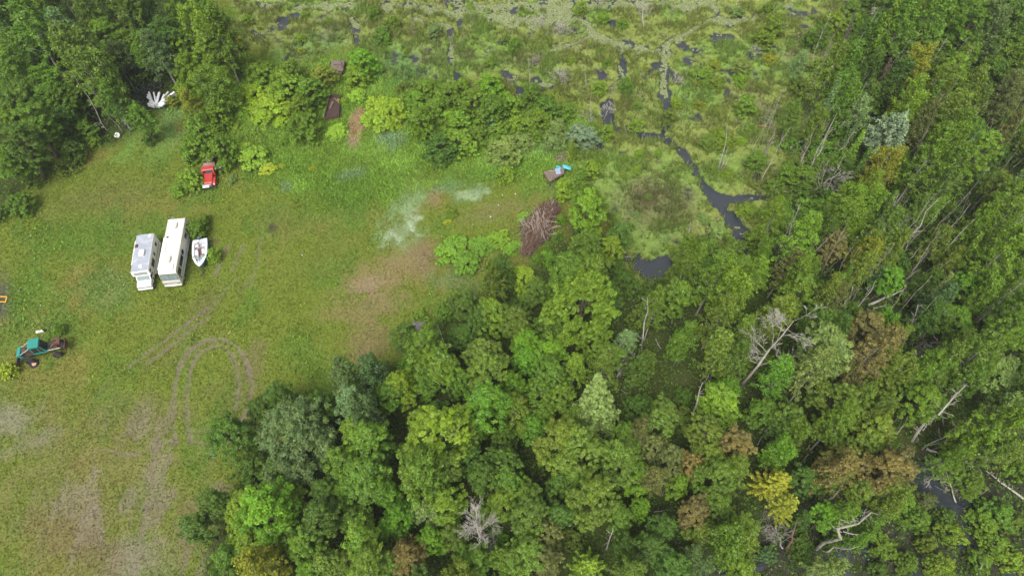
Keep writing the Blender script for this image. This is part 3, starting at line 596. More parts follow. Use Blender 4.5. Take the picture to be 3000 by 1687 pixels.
ADJ = dict(n='slender spire tree', m='leafy tree', t='maple-like tree', M='broad leafy tree', W='fine-leaved willow', s='rounded bush', w='pale willow bush', b='wispy birch', g='many-stemmed wispy birch', p='feathery tree', u='flat-fronded shrub', c='conical evergreen', l='spiky-boughed larch', q='soft-needled pine')
NAME = dict(n='slender_tree', m='leafy_tree', t='maple_tree', M='leafy_tree', W='willow_tree', s='bush', w='willow_bush', b='birch_tree', g='birch_tree', p='feathery_tree', u='sumac_shrub', c='evergreen_tree', l='larch_tree', q='pine_tree')
CATG = dict(n='tree', m='tree', t='tree', M='tree', W='tree', s='bush', w='bush', b='tree', g='tree', p='tree', u='shrub', c='tree', l='tree', q='tree')
GRP = dict(n='slender spire shaped trees', m='leafy trees of the woods', t='maples of the woods', M='leafy trees of the woods', s='green bushes', w='pale willow bushes', b='birches', g='birches', p='feathery grey green trees', u='lime green sumac shrubs', c='evergreens', l='larches')
TONE = {
 'dk': ((.088, .175, .018), 'dark green'), 'mg': ((.130, .240, .020), 'mid green'), 'yg': ((.172, .295, .022), 'yellow-green'), 'bright': ((.140, .300, .018), 'bright green'),
 'lime': ((.265, .425, .035), 'lime green'), 'fresh': ((.185, .345, .030), 'fresh green'), 'yel': ((.32, .42, .03), 'yellow-lime'), 'olive': ((.145, .232, .026), 'olive'), 'gold': ((.23, .28, .024), 'golden green'), 'rust': ((.195, .185, .058), 'rust-tinted'),
 'rdk': ((.145, .175, .042), 'brownish'), 'pale': ((.21, .31, .075), 'pale green'), 'grey': ((.165, .27, .09), 'grey-green'), 'blue': ((.185, .28, .16), 'bluish green'), 'bdk': ((.108, .19, .052), 'dull dark green'),
}
KEYS = []
# q zx zy diam kind tone
TREES = """
A 150 130 330 m mg;A 330 60 200 m dk;A 60 330 200 m mg;A 70 480 260 m mg;A 160 330 220 m dk;A 330 590 260 m bright;A 180 720 300 m dk;A 60 680 220 m dk;A 60 880 280 m mg;A 200 900 260 m dk;A 330 760 240 m dk
A 100 1080 260 m dk;A 60 1230 220 m dk;A 230 1100 180 s dk;A 330 1010 160 s mg;A 440 720 260 m mg;A 560 430 330 b olive;A 700 560 330 b olive;A 800 700 220 b mg;A 470 860 190 m dk;A 560 300 220 b bdk;A 430 200 260 b grey;A 650 150 200 b olive;A 250 280 200 m mg
A 780 250 220 m mg;A 870 390 220 m bdk;A 830 480 160 b olive;A 1085 390 170 m bright;A 1190 370 190 m bdk;A 1230 230 300 m dk;A 1050 330 200 m mg;A 950 280 180 m yg;A 1350 330 200 m yg;A 1400 480 230 m yg;A 1380 650 170 s mg;A 1450 180 240 b olive;A 1620 200 300 b olive;A 1600 370 220 m mg
A 1750 300 180 s mg;A 1620 640 350 g olive;A 1430 740 160 b olive;A 1640 850 200 s mg;A 1830 450 160 s mg;A 1950 560 220 s mg;A 1930 690 300 u lime;A 2060 790 260 u lime;A 1960 840 200 u lime;A 1820 850 120 u lime;A 1740 930 120 u lime;A 2120 910 110 u lime;A 2150 620 260 s mg;A 2330 680 240 s mg;A 2420 560 200 s olive
A 2260 800 180 s mg;A 2300 930 240 s mg;A 2180 520 200 s mg;A 1020 850 200 p mg;A 640 970 150 s yg;A 570 1030 110 s mg;A 440 1110 100 s yg;A 700 1060 90 s mg;A 1500 950 220 s mg;A 1600 1000 160 s mg;A 1440 1090 220 s yg;A 1680 1110 240 s olive;A 1880 1150 230 u lime
A 2020 1265 110 u yel;A 1425 1330 190 s olive;A 1740 1350 90 w pale;A 1430 1190 90 w pale;A 2130 1255 50 u yel;A 2360 1270 60 u yel;A 2540 990 150 u lime;A 2140 1060 70 s yg;A 1290 760 90 s mg;A 1510 1140 120 s mg;A 1340 1420 120 s yg;A 1980 500 140 s yg;A 1120 1040 110 s dk
B 150 450 240 s bright;B 110 560 170 s yg;B 120 710 120 u lime;B -10 760 90 u lime;B 330 830 300 u lime;B 370 900 180 u yel;B 250 880 180 u lime;B 650 660 200 s mg;B 720 780 240 s mg;B 560 740 200 s mg;B 600 900 220 s mg;B 800 700 200 s mg;B 900 640 160 s mg;B 1130 620 220 s bright;B 1000 760 260 s mg;B 1150 800 220 s mg
B 880 900 240 s mg;B 760 1080 260 s dk;B 900 1050 220 s mg;B 740 1180 160 s dk;B 1190 960 140 s yg;B 1020 1000 180 s mg;B 1260 760 180 s mg;B 1500 900 200 s mg;B 1420 930 150 s mg;B 1430 690 200 s mg;B 1550 800 180 s mg;B 1230 1120 280 w pale;B 1370 1060 180 w pale;B 1330 920 140 s yg
B 1620 960 220 w pale;B 1600 1060 180 w pale;B 1820 1000 220 s blue;B 1740 1130 90 c olive;B 1790 1350 150 c mg;B 1680 1420 150 s lime;B 1240 1300 140 s yg;B 1700 830 140 s mg;B 1800 50 100 s yg;B 300 250 140 s mg;B 1470 1010 130 s mg;B 480 640 120 s olive;B 600 1000 120 s mg;B 1880 1260 150 s mg
B 240 90 120 s mg;B 380 160 120 s yg;B 700 220 110 s grey;B 1300 330 110 s yg;B 2230 930 110 s yg;B 2150 640 120 s mg;B 1950 650 110 s yg;B 2470 860 130 s olive;B 2010 990 110 s yg
C 1580 170 230 m yg;C 1540 330 170 c bright;C 1700 90 260 m mg;C 1880 60 260 m mg;C 2050 80 240 m mg;C 2250 60 260 m mg;C 2450 80 260 m dk;C 1780 280 300 l olive;C 1980 310 260 l olive;C 2150 200 240 m mg;C 2350 210 240 m bdk;C 2500 250 220 m mg;C 2450 430 260 m mg;C 2300 400 200 c dk;C 2150 450 200 m mg;C 1740 560 240 t gold
C 1720 770 260 m yg;C 1550 970 300 p blue;C 1330 830 220 p grey;C 1300 530 260 m mg;C 1230 690 220 m mg;C 1130 540 200 b olive;C 1500 1240 220 t gold;C 1420 1420 200 m yg;C 2060 540 200 m yg;C 2150 680 240 t olive;C 2050 800 220 b olive;C 2350 560 220 m dk;C 2500 690 220 t rdk;C 2030 1050 280 m mg;C 2220 1000 240 m mg;C 1880 1150 240 m mg
C 2360 1170 300 m yg;C 2100 1270 260 m mg;C 2290 1340 240 t olive;C 2480 980 200 t rdk;C 1640 1190 200 m mg;C 1700 1040 160 m mg;C 1000 1230 160 s mg;C 1060 480 170 s olive;C 900 640 170 s olive;C 1020 260 180 s mg;C 1160 150 200 s yg;C 690 180 170 s yg;C 620 280 150 s yg;C 880 470 150 p grey;C 1060 950 180 b olive;C 1180 1000 160 s mg;C 800 1300 160 s yg;C 700 1400 150 s mg;C 560 1200 150 s mg
C 640 60 120 s mg;C 480 780 160 s mg;C 340 1080 130 s yg;C 830 1080 140 s mg;C 1160 1180 200 m mg;C 1250 1300 160 m dk;C 900 860 140 b olive;C 1330 220 120 s yg;C 1180 850 160 m dk;C 1400 700 140 b olive;C 1800 920 200 b rdk;C 1950 700 180 b olive;C 1560 620 150 m dk
E 1840 140 260 m yg;E 1840 350 200 m yg;E 1880 390 240 m mg;E 830 410 240 u fresh;E 940 510 200 u fresh;E 1050 390 180 u fresh;E 1180 350 160 u fresh;E 1300 410 140 u fresh;E 1380 180 100 u fresh;E 1655 200 90 s bright;E 1620 330 100 s mg;E 1560 400 80 s mg;E 1480 500 100 s mg;E 1570 490 130 s bright;E 1410 300 60 s mg;E 800 225 60 u yel;E 840 150 80 s yg;E 1380 650 220 s lime;E 1700 560 260 m mg;E 1880 560 260 m mg
E 2000 430 170 m yg;E 2130 640 150 s dk;E 1830 830 560 M yg;E 1190 740 240 b olive;E 850 800 180 s olive;E 1150 930 240 m mg;E 1350 950 240 m olive;E 1580 980 220 m mg;E 1040 960 180 m dk;E 1400 770 180 u fresh;E 560 1180 280 m mg;E 760 1150 280 t yg;E 690 1300 240 t mg;E 1080 1180 260 t olive;E 1430 1120 240 m bright;E 1560 1190 220 m bright
E 1370 1260 200 m bright;E 1120 1340 300 t olive;E 1570 1310 240 t mg;E 1770 1290 200 b yg;E 1920 1080 240 t mg;E 2010 1220 220 m mg;E 2170 1100 190 p grey;E 2320 880 240 b mg;E 2430 1150 220 b mg;E 2500 820 240 m mg;E 2120 1330 220 b olive;E 620 1420 200 m mg;E 850 1420 200 m mg;E 600 930 120 s yg;E 625 1075 60 s mg;E 590 985 46 s yg;E 660 1110 100 s mg;E 740 1000 90 s dk;E 2220 720 160 s dk;E 1620 700 180 m mg;E 2230 1290 200 m dk
F 60 450 220 m mg;F 250 600 260 b yg;F 420 540 180 m mg;F 420 720 300 b yg;F 300 880 260 b olive;F 650 430 180 m yg;F 640 150 120 s yg;F 830 200 220 b yg;F 920 290 220 b yg;F 1130 130 240 m mg;F 1330 80 260 m yg;F 1080 260 200 m dk;F 1250 220 200 m yg;F 1370 390 240 t gold;F 1170 440 190 t rust;F 1330 540 200 b olive;F 1390 560 170 p grey;F 1510 640 170 p grey
F 1560 290 220 b olive;F 1780 180 200 b olive;F 2000 130 220 b yg;F 2180 290 220 m yg;F 2380 200 280 m mg;F 2480 60 260 m mg;F 2330 580 240 m mg;F 2450 420 260 b yg;F 2140 660 220 m bright;F 2300 760 220 b yg;F 2500 650 220 m mg;F 2000 900 240 m dk;F 2160 980 220 m mg;F 2420 1010 300 m mg;F 1860 930 200 m dk;F 1640 640 180 m bright;F 1130 640 200 b olive;F 950 640 220 m mg;F 690 820 280 t olive
F 850 720 220 m mg;F 600 960 200 m mg;F 1000 960 220 m mg;F 1080 1130 340 m pale;F 1040 1320 280 m pale;F 1390 1010 240 t rust;F 1400 1190 260 t rust;F 1280 1360 200 t rdk;F 100 1030 120 s yel;F 190 1130 90 s yel;F 200 1240 80 s yel;F 320 1130 260 t olive;F 490 1010 220 m mg;F 300 1300 220 m olive;F 420 1300 200 m dk;F 760 1400 220 m bright;F 1560 1320 240 t olive;F 1780 1310 240 m mg;F 2000 1290 260 m olive
F 2240 1240 260 b olive;F 2400 1350 300 m pale;F 2180 1390 240 m mg;F 1700 1420 220 b olive;F 1550 930 180 m bright;F 1650 1060 180 b olive;F 1820 620 180 m dk;F 2020 500 200 b olive;F 1700 460 200 b olive;F 1950 330 180 b olive;F 1210 820 180 b rdk;F 780 560 160 b rdk;F 1480 120 160 m dk;F 1960 740 180 b bdk;F 2500 850 200 m mg
D 40 1340 140 s yel;D 1480 270 150 s mg;D 1600 470 110 s yg;D 1530 200 90 s yg;D 430 1030 90 s yg
G 2200 400 620 W grey;G 1980 960 380 m bright;G 1850 1130 240 m yg;G 2150 880 240 m mg;G 1720 1340 220 m mg;G 1950 1330 300 b gold;G 2280 1180 260 m mg;G 2400 1010 260 m dk;G 2480 800 240 m dk;G 1650 1440 180 s mg;G 2460 1340 240 t olive;G 2330 1420 220 m bright;G 2080 1440 200 t gold;G 2130 1110 220 m yg;G 1880 720 160 s bright;G 2420 150 200 s yg;G 1810 880 140 s bright
H 60 130 240 m grey;H 210 200 260 b bdk;H 350 100 240 m mg;H 450 40 220 t yg;H 100 330 240 m mg;H 290 400 300 m mg;H 720 300 440 t yg;H 900 430 260 t olive;H 560 440 240 t olive;H 600 640 380 m mg;H 790 560 260 t olive;H 1100 150 330 m bright;H 1290 240 250 t olive;H 1310 20 240 m bright;H 1480 60 220 t mg;H 1010 350 180 m bright;H 1440 330 220 m bright;H 1510 200 200 m mg
H 1950 170 400 q pale;H 1650 420 340 t olive;H 1860 500 360 t olive;H 1760 680 260 m mg;H 2110 580 300 t olive;H 1930 860 340 t olive;H 2160 420 240 m mg;H 2250 730 220 m bright;H 2290 950 200 m bright;H 190 660 330 m mg;H 360 850 220 m bright;H 60 820 240 m mg;H 430 1000 220 m bright;H 350 1100 180 m bright;H 820 900 260 m yg;H 640 960 200 t grey;H 1050 680 240 t dk;H 1200 600 260 t dk
H 1330 730 220 m mg;H 1230 860 220 m yg;H 1000 560 200 t dk;H 1440 850 220 m mg;H 860 1120 220 m olive;H 700 1200 200 m bright;H 1170 1130 150 s bright;H 1370 1020 300 t olive;H 1510 1110 240 t rdk;H 1380 1260 280 t olive;H 1550 1310 240 t rdk;H 1010 1310 240 m mg;H 1210 1330 200 m mg;H 900 1420 260 b olive;H 480 1330 260 t rust;H 130 1180 260 m yg;H 210 1330 300 m mg;H 30 1330 240 m olive;H 350 1420 240 m mg
H 1860 1350 300 l yg;H 1760 1160 160 s olive;H 2180 1350 260 b olive;H 2300 1190 220 m dk;H 2440 1080 220 m dk;H 2050 1160 200 m dk;H 2410 300 240 t olive;H 2450 180 220 t olive;H 2350 470 220 t rdk;H 2490 560 240 t rdk;H 2390 700 220 b rdk;H 2510 760 160 m yg;H 2060 1000 200 m mg;H 560 250 200 t yg;H 2260 330 180 b rdk;H 1620 960 220 m dk;H 1620 780 200 m dk
I 300 150 270 m fresh;I 350 30 200 m bright;I 120 360 260 t olive;I 60 600 200 t rust;I 200 520 220 t olive;I 420 450 260 t rust;I 260 720 280 t olive;I 420 640 220 t olive;I 620 180 220 m mg;I 780 210 240 t olive;I 660 340 220 m dk;I 740 500 220 m bright;I 880 370 220 m mg;I 1180 130 300 t olive;I 1180 340 260 m mg;I 1040 300 200 t olive;I 1450 310 260 t olive;I 1520 160 240 m olive
I 1360 440 220 t olive;I 1750 100 260 m mg;I 1900 120 220 m mg;I 2300 200 380 m yg;I 2210 350 240 m yg;I 2500 170 220 b pale;I 2050 420 200 m mg;I 700 690 320 l gold;I 760 860 260 l gold;I 1130 570 260 t rdk;I 1290 620 300 t rust;I 1500 600 300 t rust;I 1420 700 260 t rust;I 1700 470 220 t rust;I 1660 650 240 t rust;I 1160 710 200 t olive;I 1400 760 240 t olive;I 120 980 240 t rust
I 300 920 220 t olive;I 450 1060 240 t olive;I 180 1150 240 m olive;I 350 1260 300 m mg;I 530 1180 220 t olive;I 100 1320 220 b bdk;I 450 1390 240 m mg;I 1070 960 190 m bright;I 1240 980 220 m yg;I 1550 930 220 b olive;I 1400 1120 220 m mg;I 1540 1210 200 s mg;I 1640 860 180 b yg;I 1760 1010 200 s mg;I 2050 1110 180 s yg;I 1860 1200 150 s olive;I 1950 560 220 m mg;I 2160 560 200 b mg
I 2300 520 200 b olive;I 2180 730 200 s mg;I 2400 960 240 s mg;I 2280 1060 200 s yg;I 2500 1030 180 s olive;I 2380 1200 180 s yg;I 2260 1330 180 s mg;I 1960 1370 200 s yg;I 1700 1350 160 s mg;I 1060 1390 180 b pale;I 930 1290 150 s dk;I 1120 1190 140 s dk;I 2490 1330 180 s yg;I 2550 640 200 s mg;I 2500 450 220 b olive;I 900 1180 150 s dk;I 920 1030 140 m dk;I 2050 650 180 s mg;I 650 1280 150 s bdk;I 1850 880 150 s rdk;I 1980 1000 140 s dk;I 1500 1400 150 s dk
"""
landmarks = [
 ('the heap of white plastic pipes', 460, 290), ('the old tyre heap', 420, 235), ('the leaning white birch trunks', 280, 330), ('the white bucket', 345, 398), ('the red truck', 612, 510), ('the rusty flatbed deck', 990, 195),
 ('the scrap filled trailer', 972, 318), ('the bare dirt strip', 1048, 385), ('the wide lime sumac thicket', 780, 290), ('the blue plastic seat', 1443, 367), ('the plank deck with blue tarps', 1640, 505), ('the long brush pile', 1570, 680),
 ('the dark pond', 1910, 790), ('the white flattened grass swirl', 1190, 650), ('the weathered wagon deck', 1225, 960), ('the round lime bush clump', 1330, 735), ('the broad yellow-green tree', 1710, 880), ('the big grey willow', 855, 1285),
 ('the bare dead tree among maples', 1400, 1500), ('the soft pale pine', 1750, 1190), ('the big bleached dead tree', 2240, 1050), ('the thick fallen log', 2610, 860), ('the small silvery tree', 1843, 990), ('the tall silver dead spruce', 2535, 120),
 ('the bluish feathery tree', 2602, 375), ('the larger gold larch', 2272, 1395), ('the thick white leaning trunk', 2750, 1200), ('the heavy grey forked trunk', 2470, 1540), ('the flooded corner', 2800, 1600), ('the yellow sapling', 2040, 965),
 ('the brown broken snag', 2252, 400), ('the reed fringed channel', 1960, 300), ('the fan of bare branches', 2710, 1030), ('the bare poles of the far wood', 250, 60), ('the multi-stemmed wispy birch', 630, 250), ('the duckweed covered water', 1600, 60),
 ('the motorhomes', 470, 740), ('the green skidder', 115, 1010), ('the brown turning ground', 450, 1250), ('the long white pole trunk', 2690, 690), ('the slender dead pair of poles', 2430, 420),
]
def rel(u, v, lu, lv):
    du, dv = u - lu, v - lv; d = math.hypot(du, dv)
    far = '' if d < 75 else ('' if d < 190 else 'well ')
    if abs(dv) > abs(du) * 1.1: s = ('beyond' if far else 'just beyond') if dv < 0 else ('this side of' if far else 'just this side of')
    else:
        woodsy = 'woods side of' if (du > 0) == (u > 1150) else ('field side of' if u > 1150 else 'marsh side of')
        s = 'on the ' + woodsy if far or d >= 75 else 'close by on the ' + woodsy; far = 'well ' if far and 0 else ''
    return s if s.startswith('on') or s.startswith('close') else (far + s).strip()
def near_lm(u, v): return sorted(landmarks, key=lambda l: math.hypot(u - l[1], v - l[2]))
PENDING = []    # (object, tone, size word, kind word, u, v)
ORD = ['nearer', 'second', 'third', 'fourth', 'fifth', 'sixth', 'seventh', 'eighth', 'ninth', 'tenth', 'eleventh', 'twelfth', 'thirteenth', 'fourteenth', 'fifteenth', 'sixteenth']
def settle_labels():
    used = set(); left = [[o, tone, sz, kind, u, v, near_lm(u, v)] for (o, tone, sz, kind, u, v) in PENDING]
    nm = lambda l: l[0]
    cut = lambda s: s[4:] if s.startswith('the ') else s
    def r0(r, i=0): return rel(r[4], r[5], r[6][i][1], r[6][i][2])
    def key0(r): return f"{r[1]} {r[3]} {r0(r)} {nm(r[6][0])}"
    def key1(r): return f"{r[2]} {key0(r)}".strip()
    def key2(r): return f"{r[1]} {r[3]} {r0(r)} {nm(r[6][0])} and towards {cut(nm(r[6][1]))}"
    def key3(r): return f"{r[1]} {r[3]} between {cut(nm(r[6][0]))} and {cut(nm(r[6][1]))}"
    def key4(r): return f"{r[1]} {r[3]} {r0(r)} {nm(r[6][0])}, {r0(r, 1)} {cut(nm(r[6][1]))}"
    def key5(r): return f"{r[1]} {r[3]} {r0(r, 1)} {nm(r[6][1])}"
    def key6(r): return f"{r[1]} {r[3]} amid {cut(nm(r[6][0]))}, {cut(nm(r[6][1]))}, {cut(nm(r[6][2]))}"
    for kf in (key0, key1, key2, key4, key3, key6):
        cnt = {}
        for r in left: cnt.setdefault(kf(r), []).append(r)
        nxt = []
        for k, rs in cnt.items():
            if len(rs) == 1 and k not in used and len(k.split()) <= 16: rs[0][0]['label'] = k; used.add(k)
            else: nxt += rs
        left = nxt
    import collections; print(collections.Counter(a[7] for a in placed))
    cnt = {}
    for r in left: cnt.setdefault(f"{r[1]} {r[3]} counted out {rel(r[4], r[5], r[6][0][1], r[6][0][2])} {cut(nm(r[6][0]))}".replace('counted out on the', 'out on the').replace('counted out', 'out'), []).append(r)
    for k, rs in cnt.items():
        rs.sort(key=lambda r: math.hypot(r[4] - r[6][0][1], r[5] - r[6][0][2]))
        for i, r in enumerate(rs):
            k = ' '.join(k.split()[:15]); lab = ORD[min(i, 15)] + ' ' + k; r[0]['label'] = lab
    print('ordinal labels', len(left))

POLES = """C 970 1285 1165 855 .10 4 d;C 1062 1065 1228 842 .07 3 d;C 1160 1060 1390 620 .10 8 d;C 840 1340 975 1010 .13 14 s;C 860 1365 915 1205 .10 4 d;C 1120 1230 1300 985 .09 5 d;C 1255 1395 1440 1080 .11 5 s
C 1280 1400 1425 1205 .11 7 s;C 270 1290 338 935 .09 3 d;C 285 1288 350 1095 .08 4 d;C 300 1290 368 1150 .06 2 d;C 920 860 980 690 .07 3 s;C 90 665 125 455 .06 1 s;C 1695 1440 1770 1355 .10 3 d;C 1785 1060 1975 705 .11 10 d;C 1700 1270 1960 720 .09 8 s;C 2180 1430 2320 1260 .08 6 d
C 2440 1110 2590 860 .10 8 d;C 2400 1290 2540 1120 .08 6 s;C 2290 1045 2380 830 .07 10 d;C 1380 900 1480 755 .12 16 s;C 1010 1340 1110 1200 .08 3 s;C 820 1280 880 1060 .06 3 s;C 1085 1230 1190 1060 .06 3 s;C 1660 1130 1745 960 .06 3 s;C 440 1010 470 930 .05 2 d;C 940 1010 920 900 .05 3 d
F 1585 190 1720 30 .09 8 d;F 1600 150 1690 -20 .07 6 d;F 1580 520 1940 45 .13 8 d;F 1635 580 1810 405 .11 2 d;F 1150 965 1285 720 .10 9 d;F 1265 950 1455 670 .10 12 d;F 2230 970 2460 780 .11 6 d;F 2305 655 2445 540 .08 8 d;F 695 540 812 235 .12 8 s;F 740 450 890 85 .10 8 d
F 1680 655 1800 580 .10 1 d;F 2040 110 2170 0 .10 8 d;F 2100 225 2280 25 .09 2 s;F 1650 1180 1778 845 .11 12 d;F 205 1215 250 1050 .08 3 d;F 575 400 650 215 .08 4 s;F 1040 640 1190 510 .07 5 s;F 1220 900 1340 720 .07 4 s;F 2290 1000 2420 900 .06 3 s;F 35 350 60 225 .13 0 d
F 1890 270 2080 130 .08 5 s;F 2480 230 2576 120 .07 3 s;F 660 760 745 640 .06 5 d;F 590 400 620 280 .05 2 s;F 1930 490 2060 400 .06 6 s
I 60 280 150 -10 .13 3 d;I 880 620 950 530 .10 1 s;I 1620 380 1700 240 .08 2 d;I 975 975 1180 800 .15 2 s;I 560 460 635 345 .06 4 d;I 970 365 1060 250 .11 4 s;I 1660 60 1720 0 .06 3 s;I 2210 1449 2262 1365 .08 1 d;I 1380 900 1450 800 .10 2 s;I 440 20 470 0 .07 1 s;I 1060 520 1160 430 .07 3 s;I 790 1250 860 1030 .13 1 r;I 280 1420 320 1330 .07 2 d
H 2180 1020 2225 940 .11 0 d;H 2000 1245 2050 1085 .09 5 d;H 2425 840 2450 740 .08 0 s;H 2080 20 2160 80 .06 4 d
E 2260 1210 2310 800 .11 5 d;E 2470 1200 2482 1080 .07 3 d;E 1245 870 1190 740 .06 6 d;E 770 1120 728 1000 .06 4 d;E 2490 990 2500 880 .07 1 d;E 2410 1180 2370 1110 .06 4 d;E 2100 1380 2140 1290 .05 4 d
B 560 290 515 60 .10 5 s;B 2284 218 2270 -10 .13 14 d;B 1848 650 1838 480 .06 3 d;B 1425 630 1412 450 .06 4 d;B 1885 930 1880 730 .07 6 d;B 845 330 822 190 .06 2 s;B 925 350 912 240 .05 2 s;B 283 185 272 120 .06 0 s;B 1670 370 1668 270 .05 2 s;B 2065 270 2065 215 .06 1 s;B 1245 50 1235 0 .06 1 s;B 1510 90 1520 30 .05 1 s;B 1668 230 1670 30 .05 2 s;B 985 240 975 120 .05 3 s;B 408 60 405 0 .05 2 s
C 405 60 408 0 .07 4 d;C 205 110 205 65 .06 0 d;C 335 940 300 1010 .05 1 d;C 2530 840 2576 800 .05 2 d
A 700 290 540 -5 .13 10 s;A 620 230 560 135 .09 5 s;A 718 290 715 150 .09 4 d;A 465 300 465 170 .07 3 d;A 400 330 390 170 .06 3 s;A 1690 330 1650 20 .10 12 d;A 810 985 545 540 .08 2 b;A 925 1000 660 640 .06 2 b;A 1025 695 920 520 .07 2 b;A 920 840 880 790 .09 0 b;A 1085 980 1040 860 .05 0 s;A 560 930 510 830 .06 1 s;A 330 360 290 260 .06 2 s;A 1210 745 1330 700 .04 1 s;A 1505 768 1370 705 .05 1 b;A 660 200 700 130 .06 4 s;A 780 300 740 60 .07 5 s"""
LOGS = """C 810 1115 1012 1008 .13 5 d 1.4;C 575 950 742 968 .10 2 r .9;C 500 1060 540 1050 .06 1 s .3;C 695 1432 790 1450 .09 1 d .3;C 580 1410 640 1420 .06 1 s .3;F 1400 855 1722 715 .16 12 d 1.6;F 1440 880 1560 845 .09 4 d .8;F 1380 240 1450 210 .08 3 d .9;F 875 90 1030 95 .06 3 s .9;F 430 318 512 320 .10 0 s .1
F 280 195 185 275 .08 2 s .1;F 860 428 940 445 .06 4 d .8;F 1640 960 1740 970 .06 2 d 1.2;I 1840 490 2020 548 .15 4 d .6;I 1830 595 2020 565 .13 2 d .6;I 2570 865 2290 655 .12 12 d .8;I 2150 560 2400 580 .08 6 s .5;I 2380 290 2250 130 .07 3 s 2;A 800 150 950 70 .10 4 d 1.2;B 1690 830 1790 850 .05 3 d .3
B 1420 120 1370 150 .06 2 d .1;B 2140 960 2150 1010 .06 6 s .2;I 1640 1335 1730 1328 .05 2 d .1;H 2360 965 2440 955 .06 4 d 1.5;C 1130 1240 1010 1340 .10 4 s .8;E 2140 490 2200 490 .06 1 d .1;D 1480 275 1500 300 .04 1 s .1;I 1500 540 1350 640 .06 3 d 7;I 2310 790 2230 850 .05 3 s .3"""
redm = mat('reddish_rotten_wood', (.24, .13, .085), .9, var=.35, scale=2, spec=.1)
SEGS = [tuple(q2(r.split()[0], float(r.split()[1]), float(r.split()[2])) + q2(r.split()[0], float(r.split()[3]), float(r.split()[4]))) for r in (POLES + ';' + LOGS).strip().replace('\n', ';').split(';') if r.split()[0] in 'CFIHE']
for q, a_, b_, c_, d_ in (('F', 455, 1440, 845, 965), ('H', 1080, 1225, 1020, 940), ('F', 150, 1445, 240, 1290), ('F', 1720, 1200, 1900, 1130), ('F', 1840, 765, 2080, 620), ('C', 980, 1440, 1200, 1290), ('I', 1735, 440, 2140, 5), ('I', 1815, 492, 2130, 325), ('I', 1015, 1245, 1430, 965), ('I', 610, 870, 680, 940), ('E', 2080, 1445, 2105, 1270), ('I', 770, 1240, 700, 1080)): SEGS.append(q2(q, a_, b_) + q2(q, c_, d_))
def seg_push(u, v):
    best = (1e9, 0, 0)
    for (x0, y0, x1, y1) in SEGS:
        dx, dy = x1 - x0, y1 - y0; t = max(0, min(1, ((u - x0) * dx + (v - y0) * dy) / (dx * dx + dy * dy + 1e-6)))
        ex, ey = u - x0 - t * dx, v - y0 - t * dy; d = math.hypot(ex, ey)
        if d < best[0]: best = (d, ex / (d + 1e-6), ey / (d + 1e-6))
    return best
placed = []
for q in PROTO.values():
    for p in q: p['trunk_me'] = None
def place_tree(u, v, dpx, kind, tone, label=None, hmul=1.0, rng=random):
    pr = rng.choice(PROTO[kind])
    if kind in 'mtb' and u > 1000:
        for _ in range(2):
            d, ex, ey = seg_push(u, v); need = dpx * .46 - d
            if need > 0: u += ex * min(need, dpx * .35); v += ey * min(need, dpx * .35)
        d, ex, ey = seg_push(u, v); dpx *= min(1, max(.72, (d + 6) / (dpx * .5)))
    col, tw = TONE[tone]
    zc = pr['zc']; s = 1.0
    for _ in range(4):
        p = P(u, v, zc * s * hmul - .1); dep = p.y * cp_ - (p.z - CAM_H) * sp_
        s = (dpx * dep / FPX) / (2 * pr['R'])
    s = max(s, .15)
    sv = s * hmul
    if kind in 'mtb' and s * pr['H'] < 7: sv = hmul * min(7 / pr['H'], s * 1.35)
    p = P(u, v, zc * sv - .1)
    g = hz(p.x, p.y); g = max(g, WATER_Z - .3)
    o = empty(NAME[kind], (p.x, p.y, g), rng.uniform(0, 6.28))
    o.rotation_euler = (rng.gauss(0, .05), rng.gauss(0, .05), rng.uniform(0, 6.28)); sx = rng.uniform(.86, 1.17); o.scale = (s * sx, s / sx, sv * (pr['zc'] * sv - .1 - g) / (pr['zc'] * sv) if sv > .3 else sv)
    hue = rng.uniform(-.10, .10); k = rng.uniform(.88, 1.14)
    cc = (min(1, col[0] * k * (1 + hue)), min(1, col[1] * k), col[2] * k * (1 - hue), 1)
    c = bpy.data.objects.new('foliage' if kind in 'suw' else 'crown', pr['crown']); COL.objects.link(c); c.parent = o; c.color = cc
    if pr['trunk_me'] is None:
        t = pr['trunk'].build('trunk', pr['tm'], o); pr['trunk_me'] = t.data; t.name = 'stems' if kind in 'suw' else 'trunk'
    else:
        t = bpy.data.objects.new('stems' if kind in 'suw' else 'trunk', pr['trunk_me']); COL.objects.link(t); t.parent = o
    tag(o, None, CATG[kind], GRP.get(kind))
    size = 'small' if dpx < 62 else ('large' if dpx > 112 else '')
    if label: o['label'] = label
    else: PENDING.append((o, tw, size, ADJ[kind], u, v))
    placed.append((p.x, p.y, pr['R'] * s, zc * sv, u, v, tone, kind)); return o

